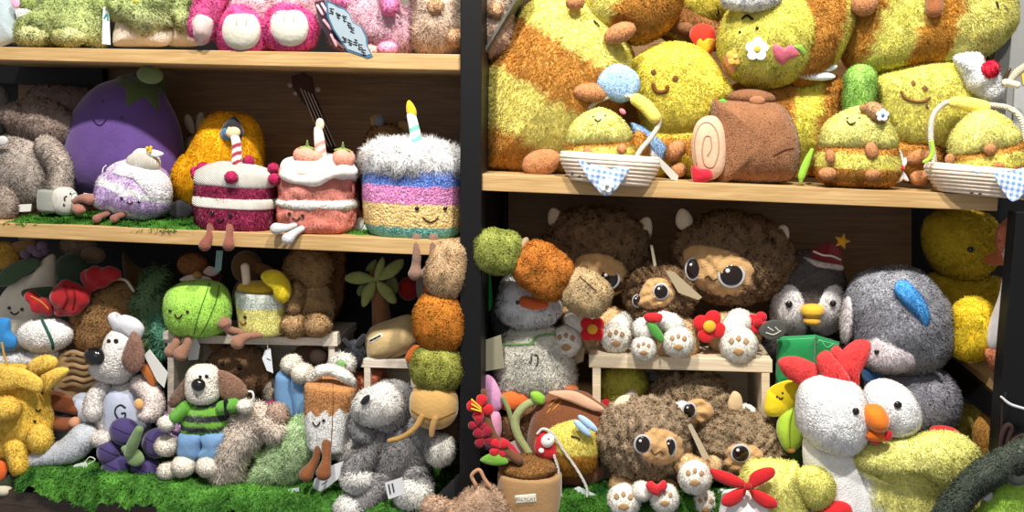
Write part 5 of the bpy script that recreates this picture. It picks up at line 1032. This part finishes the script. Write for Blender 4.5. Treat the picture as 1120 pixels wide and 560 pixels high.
t.part('body',t.O([(1096,310),(1104,300),(1120,300),(1120,330),(1100,335)],14),'#c97a58','fur',fur=FS); t.part('dress',t.O([(1086,340),(1094,318),(1100,305),(1108,325),(1125,340),(1125,385),(1100,384),(1080,378)],16,d=4),'#d8d6da','cotton',lump=1.2)
t.part('strap',t.T([(1096,320,20,1.5),(1098,308,20,1.5),(1106,304,20,1.5)]),'#e2e2e6','thread'); t.part('leg',t.O([(1078,384),(1096,378),(1116,384),(1114,408),(1100,414),(1084,402)],14,d=4),'#c06c4a','fur',fur=FS)
t=Thing('brown_cord','dark brown shoelace bundle with a white clip and charm hanging from the right post','cord',1095,490,-.08)
t.part('cord',t.T([(1100,430,0,1),(1096,445,0,1),(1095,470,0,1.2),(1090,500,0,1.4),(1080,520,0,1.4),(1078,540,0,1.4)]),'#2a1c1a','thread'); t.part('loop',t.T([(1092,498,4,2),(1096,475,4,2.6),(1102,465,4,2.8),(1106,470,4,2.6),(1100,490,4,2),(1110,480,5,2.4),(1122,476,5,2.4),(1124,484,5,2.4),(1104,496,5,2)]),'#33201e','thread')
t.part('clip',t.T([(1093,498,6,4),(1090,508,6,4)]),'#dcdcdc','gloss'); t.part('charm',t.E(1080,542,6,7,3,d=6),'#a8a8ac','gloss'); t.part('zip_tie',t.T([(1095,434,3,1.2),(1105,442,4,1.6),(1120,447,4,1.6)]),'#c9ccd2','gloss')
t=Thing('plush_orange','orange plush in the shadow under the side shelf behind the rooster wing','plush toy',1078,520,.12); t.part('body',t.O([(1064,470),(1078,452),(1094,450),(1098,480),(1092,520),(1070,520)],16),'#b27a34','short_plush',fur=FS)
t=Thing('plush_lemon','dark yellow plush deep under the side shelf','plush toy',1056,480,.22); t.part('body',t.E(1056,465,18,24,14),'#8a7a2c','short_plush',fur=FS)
# green bag
t=Thing('fuzzy_bag','dark green fuzzy bag with a bright lime lining at the bottom right corner','bag',1090,600,-.09)
t.part('rim',t.T([(1030,575,0,14),(1046,550,4,14),(1066,528,6,14),(1090,510,8,14),(1130,490,6,14)]),'#3a4238','fur',fur=FW,lump=1); t.part('lining',t.O([(1060,570),(1080,545),(1100,525),(1130,508),(1130,600),(1050,600)],12,d=-2),'#86b438','short_plush',fur=FS,lump=1)
t.part('bag_strap',t.T([(1125,497,16,6),(1100,510,18,6),(1110,525,16,6),(1130,520,14,6)]),'#2c322c','velvet')
# crate & content
crate('crate','pale pine crate with three lion plushes packed in and around it','crate',648,842,388,560,.07,.28,th=9,m='bare_pine',slope=.03,rail=14)
t=Thing('plush_chick','fuzzy lemon yellow round chick inside the left end of the pine crate','plush toy',680,470,.17)
t.part('body',t.E(681,426,27,28,22),'#ccc64e','fur',fur=FW,lump=1); t.part('claw',t.O([(656,440),(664,436),(668,444),(658,448)],4,d=20),'#c9232c','velvet'); t.part('foot',t.E(688,436,7,12,6,d=22,rot=30),'#d8cdb8','velvet')
t=Thing('plush_bear','white and grey paws of a plush deep inside the pine crate','plush toy',715,420,.24); t.part('paw',t.E(716,412,8,6,6),'#9a9aa4','velvet'); t.part('body',t.E(740,420,24,14,14),'#33261e','short_plush')
t=lion('lion plush lying behind in the pine crate, only one eye showing between the manes',756,442,48,36,[(742,450),(750,440),(766,436),(778,444),(780,455),(766,464),(750,462)],[(754,449,6,7.5)],.14,mc='#8f7759')
t.part('ear',t.O([(796,440),(802,428),(810,432),(812,445),(804,452),(798,450)],4,d=20),'#d3b98f','velvet'); t.part('paw',t.E(746,446,8,8,6,d=26),'#eee8de','short_plush',fur=FS); t.part('paw',t.E(815,452,12,10,8,d=10),'#e6e0d4','fur',fur=FS)
t=lion('lion plush with one round eye peeking over the yellow chick with the red bow',812,490,48,40,[(792,500),(798,488),(815,485),(832,492),(836,505),(826,516),(806,518),(795,512)],[(810,496,8.5,8.5)],.085,mc='#927a5c')
t.part('arm',t.E(782,508,10,12,9,d=20),'#cfa674','short_plush',fur=FS)
t=lion('front lion plush with oversized curly mane and a red heart clasp on the moss',703,478,51,44,[(697,490),(703,476),(714,468),(732,471),(746,480),(748,494),(740,505),(722,510),(705,505)],[(703,486,7.5,9),(733,489,5.5,9)],.05,mc='#9c8468',ears=[(684,441,13,9,-15)])
t.part('body',t.O([(672,515),(700,525),(735,525),(742,545),(735,580),(680,580),(666,550)],18,d=4),TAN,'short_plush',fur=FS,lump=.8)
t.part('arm',t.T([(745,505,12,12),(764,515,22,13)]),TAN,'short_plush',fur=FS); foot(t,760,522,17,38); foot(t,682,548,18,30); foot(t,727,545,15,34); foot(t,772,552,15,20)
t.part('hand',t.E(702,537,11,10,9,d=34),'#eae3d8','short_plush',fur=FS); t.line('muzzle',[(712,492),(716,497),(722,494),(726,497)],.6,'#4a3220')
t.part('heart',t.O([(706,530),(712,526),(719,530),(726,525),(730,532),(722,540),(718,542),(710,538)],5,d=46),'#cc2a30','velvet')
t=Thing('paper_tag','clear and beige card tag between the front lion and the one eyed lion','tag',770,505,.02); t.tag([(752,465),(756,463),(776,500),(770,505)],'#b9ad94')
grassmat('moss_mat','green moss mat under the front lions at the bottom of the right unit',606,860,-.03,.1,(606,552),amp=7,n=(90,24),slope=.03,drape=14)
# log bee
t=Thing('plush_log_bee','bee plush with pale blue wings peeking out of a brown felt log','plush toy',625,535,.08)
t.part('log',t.O([(580,520),(576,480),(582,452),(598,432),(612,426),(640,428),(662,442),(672,455),(666,480),(662,510),(655,530),(630,536),(600,530)],26,k=3,n=80),'#7a4a2e','short_plush',lump=.8)
t.part('opening_shade',t.O([(592,505),(596,478),(606,462),(622,454),(642,456),(656,466),(660,490),(656,515),(630,524),(600,520)],12,d=12,k=2.6),'#1a100a','velvet',solid=False)  # near-black puffed pad: shade of the hollow log put in as colour
t.part('log_end',t.O([(600,430),(612,427),(632,429),(660,446),(652,450),(625,440)],4,d=20),'#cfa184','velvet'); t.lines('bark_stitch',[[(600,445),(612,434)],[(604,449),(614,439)],[(598,452),(602,447)]],.7,'#c8863a')
def beeb(x,y,V): return np.where((y<484+ (x-628)*.12)[:,None],hexc('#dccb5a'),hexc('#a0661f'))
t.part('bee',t.O([(598,475),(610,464),(632,460),(648,470),(654,490),(650,512),(632,520),(610,518),(600,500)],14,d=24,k=2.2),beeb,'fur',fur=(2.2,.9,1.1,.4),lump=.6)
t.line('bee_face',[(625,477),(632,479),(634,481)],.9,'#3a2a14')
t.part('wing',[t.E(643,463,13,4,3,d=42,rot=38),t.E(637,468,12,4,3,d=42,rot=42)],'#a9c6e2','velvet')
t=Thing('plush_mushroom_charm','red mushroom charm with a white face on a long white cord','charm',595,505,.0)
t.part('cap',t.O([(585,483),(590,472),(600,474),(608,488),(608,500),(596,502),(586,494)],7),'#c9212c','velvet'); t.part('face',t.E(599,482,7,8,5,d=6,rot=30),'#ece8e2','velvet'); t.eye(600,480,1); t.part('spot',t.E(592,493,3,3,2,d=7),'#f0ece6','velvet')
t.part('cord',t.T([(588,474,4,1.5),(594,469,4,1.5),(604,474,4,1.5),(616,492,4,1.5),(632,515,4,1.5),(642,535,4,1.5),(640,548,4,1.5),(630,553,4,1.5),(618,548,4,1.5),(611,532,4,1.5),(611,515,4,1.5),(606,498,4,1.5)]),'#e9e6df','cord')
t=Thing('paper_tag','white card tag with lines of print lying on the moss below the felt log','tag',650,550,.0); t.tag([(628,534),(633,532),(660,545),(668,560),(652,560),(640,548)],'#d4dae2',print_=[[(652,548),(660,556)],[(656,546),(664,554)]])
# pot
t=Thing('plush_plant_pot','brown felt plant pot plush with a woven label, soil and a twig with red blossoms','plush toy',578,575,.0)
t.part('pot',t.L(579,[(513,32),(516,34.5),(530,35),(550,34),(570,30)],.85,e=2.4),'#a98459','velvet',lump=.4)
t.part('soil',t.E(577,511,31,12,24,d=4,rot=-2),'#6e4520','boucle',fur=(2,1,1.2,.8))
t.part('twig',t.T([(568,503,22,5),(556,495,22,4.6),(542,480,22,4.2),(534,460,20,3.8),(531,440,18,3.6),(529,428,16,3)]),'#6a4228','velvet')
lab=t.part('woven_label',t.patchshape([(563,542),(586,540),(587,549),(564,551)],.5,False,40),'#e9e2d2','cotton')
def text(t,s_,x,y,h,col,parent,rot=0):
    cu=bpy.data.curves.new('txt','FONT'); cu.body=s_; cu.size=1; cu.align_x='CENTER'; cu.align_y='CENTER'; cu.extrude=.02; cu.resolution_u=3; tmp=bpy.data.objects.new('txt',cu); COL.objects.link(tmp)
    bpy.context.view_layer.update(); dg=bpy.context.evaluated_depsgraph_get(); me=bpy.data.meshes.new_from_object(tmp.evaluated_get(dg)); V=np.array([v.co[:] for v in me.vertices]); F=[list(p.vertices) for p in me.polygons]; bpy.data.objects.remove(tmp)
    w=np.ptp(V[:,0]); k=h/.72*t.u; h0,nn,ok=t.hit(x,y); r=math.radians(rot)
    X=(V[:,0]*math.cos(r)+V[:,1]*math.sin(r))*k; Z=(-V[:,0]*math.sin(r)+V[:,1]*math.cos(r))*k; Yd=-V[:,2]*k-t.u*2.2
    W=h0+np.stack([X,Yd,Z],-1); m2=bpy.data.meshes.new('lettering'); m2.from_pydata((W-t.base).tolist(),[],F); m2.update(); at=m2.color_attributes.new('Col','FLOAT_COLOR','POINT'); at.data.foreach_set('color',np.tile([*hexc(col),1],(len(W),1)).ravel()); m2.materials.append(MATS['thread'])
    o=bpy.data.objects.new('lettering',m2); COL.objects.link(o); o.parent=parent; return o
text(t,'JELLYCAT',575,545.5,3.6,'#2a1c12',lab,rot=-4)
# blossoms
for x,y,r,c,ph in ((525,446,15,'#c8202a',.2),(529,478,13,'#8e1228',.6),(523,466,11,'#8e1228',.1),(546,490,12,'#c8202e',.9)):
    for k in range(4):
        a=k*1.57+ph; ca,sa=math.cos(a),math.sin(a); t.part('petal',t.O([(x+r*(u*ca-v*sa),y+r*(u*sa+v*ca)) for u,v in ((.05,-.08),(.45,-.38),(.85,-.35),(1,0),(.85,.35),(.45,.38),(.05,.08))],2.6,d=24+k*.7,n=30,rings=6),c,'velvet')
for i in range(3): t.part('stamen',t.T([(526,446+i*2,29,.8),(516,437+i*5,31,.9)]),'#e8c636','thread')
t.part('leaf',t.O([(525,503),(536,496),(550,498),(556,506),(546,509),(534,508)],3,d=24),'#6ea33a','velvet')
t=Thing('plush_rabbit','lilac pink plush with a long ear behind the red blossoms','plush toy',538,505,.07); t.part('ear',t.O([(529,420),(532,410),(540,414),(548,430),(549,446),(538,450),(531,436)],6),'#d79ac4','velvet'); t.part('body',t.O([(524,455),(545,450),(548,475),(536,492),(524,484)],9),'#d28fae','velvet')
t=Thing('plush_sprout_pot','green sprouting plush stems rising from dark brown soil behind the plant pot','plush toy',560,500,.1)
t.part('soil',t.O([(543,460),(560,450),(590,440),(600,455),(590,490),(560,500),(545,485)],12),'#5c3a22','boucle',fur=(2,1,1.2,.8)); t.part('stem',t.T([(590,436,20,4),(574,444,22,4.5),(564,458,24,4.5),(566,475,26,4.5),(578,495,26,4)]),'#97a06a','velvet'); t.part('stem',t.T([(550,435,18,2.6),(556,448,20,2.6),(560,462,20,2.6)]),'#7d8a56','velvet')
t.part('bud',t.O([(580,430),(588,428),(596,434),(594,442),(584,440)],5,d=24),'#86b83a','velvet'); t.part('tag',t.X([(558,484),(566,480),(578,498),(566,505)],22,23),'#d2d0ca','paper',smooth=False)
t=Thing('plush_radish','crimson velvet plush peeking behind the plant pot twig','plush toy',556,510,.04); t.part('body',t.O([(545,480),(556,482),(570,500),(560,510),(548,500)],7),'#b52338','velvet')
# lemon & mango
t=Thing('plush_lemon','small bright yellow starfruit plush with a face beside the rooster comb','plush toy',855,455,.05)
t.part('body',t.O([(836,440),(840,426),(854,418),(870,416),(876,424),(872,440),(860,452),(844,455),(836,450)],12),'#e8cf1c','velvet',lump=.6); t.eye(850,434,1.2); t.eye(856,430,1.2); t.smile(854,435,4,1.5)
t=Thing('plush_mango','lime green plush fruit with a brown tip left of the rooster','plush toy',862,497,.04)
t.part('body',t.O([(849,470),(854,452),(866,443),(874,452),(880,472),(878,484),(866,495),(856,490)],12),'#a9c93e','velvet'); t.line('seam',[(868,445),(864,465),(864,490)],.6,'#7d9a2c'); t.part('tip',t.E(866,493,4,3,3,d=8),'#b5763c','velvet')
t=Thing('plush_cactus','dark green plush under the lime fruit beside the one eyed lion','plush toy',860,510,.09); t.part('body',t.O([(840,475),(850,480),(876,492),(882,505),(870,510),(848,506)],12),'#4f7a2c','velvet')
t=Thing('plush_orange','brown orange plush edge between the crate and the lime fruit','plush toy',845,470,.12); t.part('body',t.E(844,465,8,8,7),'#9a5a2c','velvet')
# rooster
WH='#ecebea'; RD='#cf2a2a'
t=Thing('plush_rooster','big white rooster plush with a red comb, orange beak and fluffy yellow wings','plush toy',960,600,.035)
t.part('body',t.O([(884,480),(900,500),(935,495),(990,478),(1030,478),(1060,500),(1070,530),(1060,600),(900,600),(884,540)],30,k=2.4,n=80),lambda x,y,V: np.where((x<934+(y-500)*.45)[:,None],hexc(WH),hexc('#f3e380')),'fur',fur=(2.8,.6,1.4,.3,.2,.3),lump=1.5,lf=.08)
t.part('chest',t.O([(878,478),(900,486),(932,494),(945,520),(958,560),(960,600),(890,600),(882,540)],16,d=20,k=2.4),WH,'short_plush',lump=.8)
t.part('wing',t.O([(935,505),(940,492),(960,482),(1000,475),(1040,474),(1064,484),(1072,500),(1068,520),(1050,532),(1030,528),(1005,512),(975,508),(950,514)],22,d=26,k=2.3),'#f4e584','fur',fur=(3.5,.7,1.5,.3,.2,.3),lump=1.5,lf=.1)
t.part('head',t.O([(870,440),(876,420),(892,412),(915,412),(938,422),(948,440),(950,465),(944,485),(930,496),(908,494),(886,484),(872,465)],34,d=28,k=2.1,n=80,rings=14),'#f1f0ee','sherpa',fur=(1.4,.8,1,.5),lump=.6)
t.part('head',t.O([(942,435),(950,420),(968,415),(990,424),(1004,442),(1006,460),(998,472),(980,478),(960,470),(946,455)],26,d=18,k=2.1,n=80,rings=14),'#f3f2f0','sherpa',fur=(1.4,.8,1,.5),lump=.6)
t.part('beak',t.O([(944,446),(952,442),(964,444),(972,456),(970,468),(960,472),(950,468),(944,458)],16,d=46),'#e87a1e','velvet'); t.part('lower_beak',t.E(956,476,12,6,9,d=44,rot=8),'#e0701a','velvet')
t.part('wattle',[t.O([(950,474),(962,476),(974,471),(976,478),(970,482),(962,480),(958,486),(950,482)],6,d=44)],'#c92226','velvet')
t.eye(936,450,3.4,ry=4); t.eye(982,443,4)
for pts,d in (([(851,398),(856,391),(872,390),(888,396),(896,402),(894,412),(880,420),(862,414)],18),([(893,392),(904,383),(914,392),(928,410),(930,422),(916,420),(900,412)],26),([(914,404),(920,385),(936,372),(951,374),(950,390),(940,410),(938,426),(926,414)],20),([(908,386),(914,378),(922,384),(924,400),(914,400)],10)):
    t.part('comb',t.O(pts,10,d=d),RD,'short_plush',fur=(.9,.4,.9,.3))
t.part('tail_feather',t.E(1033,472,15,6,8,d=14,rot=5),'#c92226','velvet'); t.part('foot',t.O([(890,560),(900,551),(920,548),(932,556),(928,575),(900,575)],10,d=36),'#c92226','velvet')
# small chick w/ bow
t=Thing('plush_chick','yellow chick plush wearing a big red four petal bow beside the white rooster','plush toy',850,590,-.02)
t.part('body',t.O([(815,510),(830,502),(860,505),(875,515),(880,600),(800,600),(805,540)],26),'#f3e27c','fur',fur=(3.2,.7,1.4,.3,.2,.3),lump=1)
t.part('wing',t.O([(866,520),(880,510),(898,512),(911,525),(912,542),(900,556),(884,552),(872,538)],14,d=8),'#f3e278','fur',fur=(3.2,.7,1.4,.3,.2,.3),lump=1)
t.part('head',t.O([(788,545),(800,535),(830,538),(846,550),(850,590),(790,600)],18,d=14),'#efeceb','velvet',lump=.5)
for pts in ([(776,514),(782,513),(800,518),(815,527),(814,533),(800,532),(782,524)],[(818,530),(822,518),(834,512),(846,512),(847,520),(836,528),(822,534)],[(816,534),(812,546),(800,554),(790,552),(790,544),(802,536)],[(820,534),(834,538),(848,546),(850,554),(838,556),(824,546)]):
    t.part('bow_petal',t.O(pts,5,d=34),'#c61f24','velvet')
t.part('bow_knot',t.E(818,532,4,4,4,d=40),'#a8181e','velvet')
t=Thing('plush_bear','white plush cheek at the bottom edge left of the red bow','plush toy',795,560,.03); t.part('body',t.O([(782,545),(790,535),(802,548),(800,575),(785,572)],8),'#e8e4e2','short_plush',fur=FS)
# ---------------- shared groups for repeats ----------------
GR_={'plush_bee':'striped bee plushes on the upper right shelf','plush_honey_block':'yellow square faced plushes','plush_lion':'curly maned lion plushes','plush_dog':'dog plushes','plush_rabbit':'rabbit plushes','plush_bear':'bear plushes','plush_duck':'duck plushes','plush_chick':'round chick plushes','plush_penguin':'penguin plushes','plush_sprout_monster':'green shaggy plushes with cream bellies','plush_moss_monster':'pale green shaggy plushes','plush_skewer_garland':'chains of fluffy ball plushes','basket':'woven baskets holding bees','gingham_napkin':'gingham cloths on the baskets','paper_tag':'paper tags on the plush toys','crate':'wooden display crates','crate_corner':'corner blocks of the white crate','plush_teddy':'curly teddy plushes','plush_seal':'seal plushes','plush_puppy':'puppy plushes','plush_orange':'orange fruit plushes','plush_lemon':'lemon plushes'}
cnt={}
for o in list(COL.objects):
    if o.parent is None and 'category' in o.keys():
        k=o.name.split('.')[0]; cnt.setdefault(k,[]).append(o)
for k,v in cnt.items():
    if len(v)>1 and k in GR_:
        for o in v: o['group']=GR_[k]
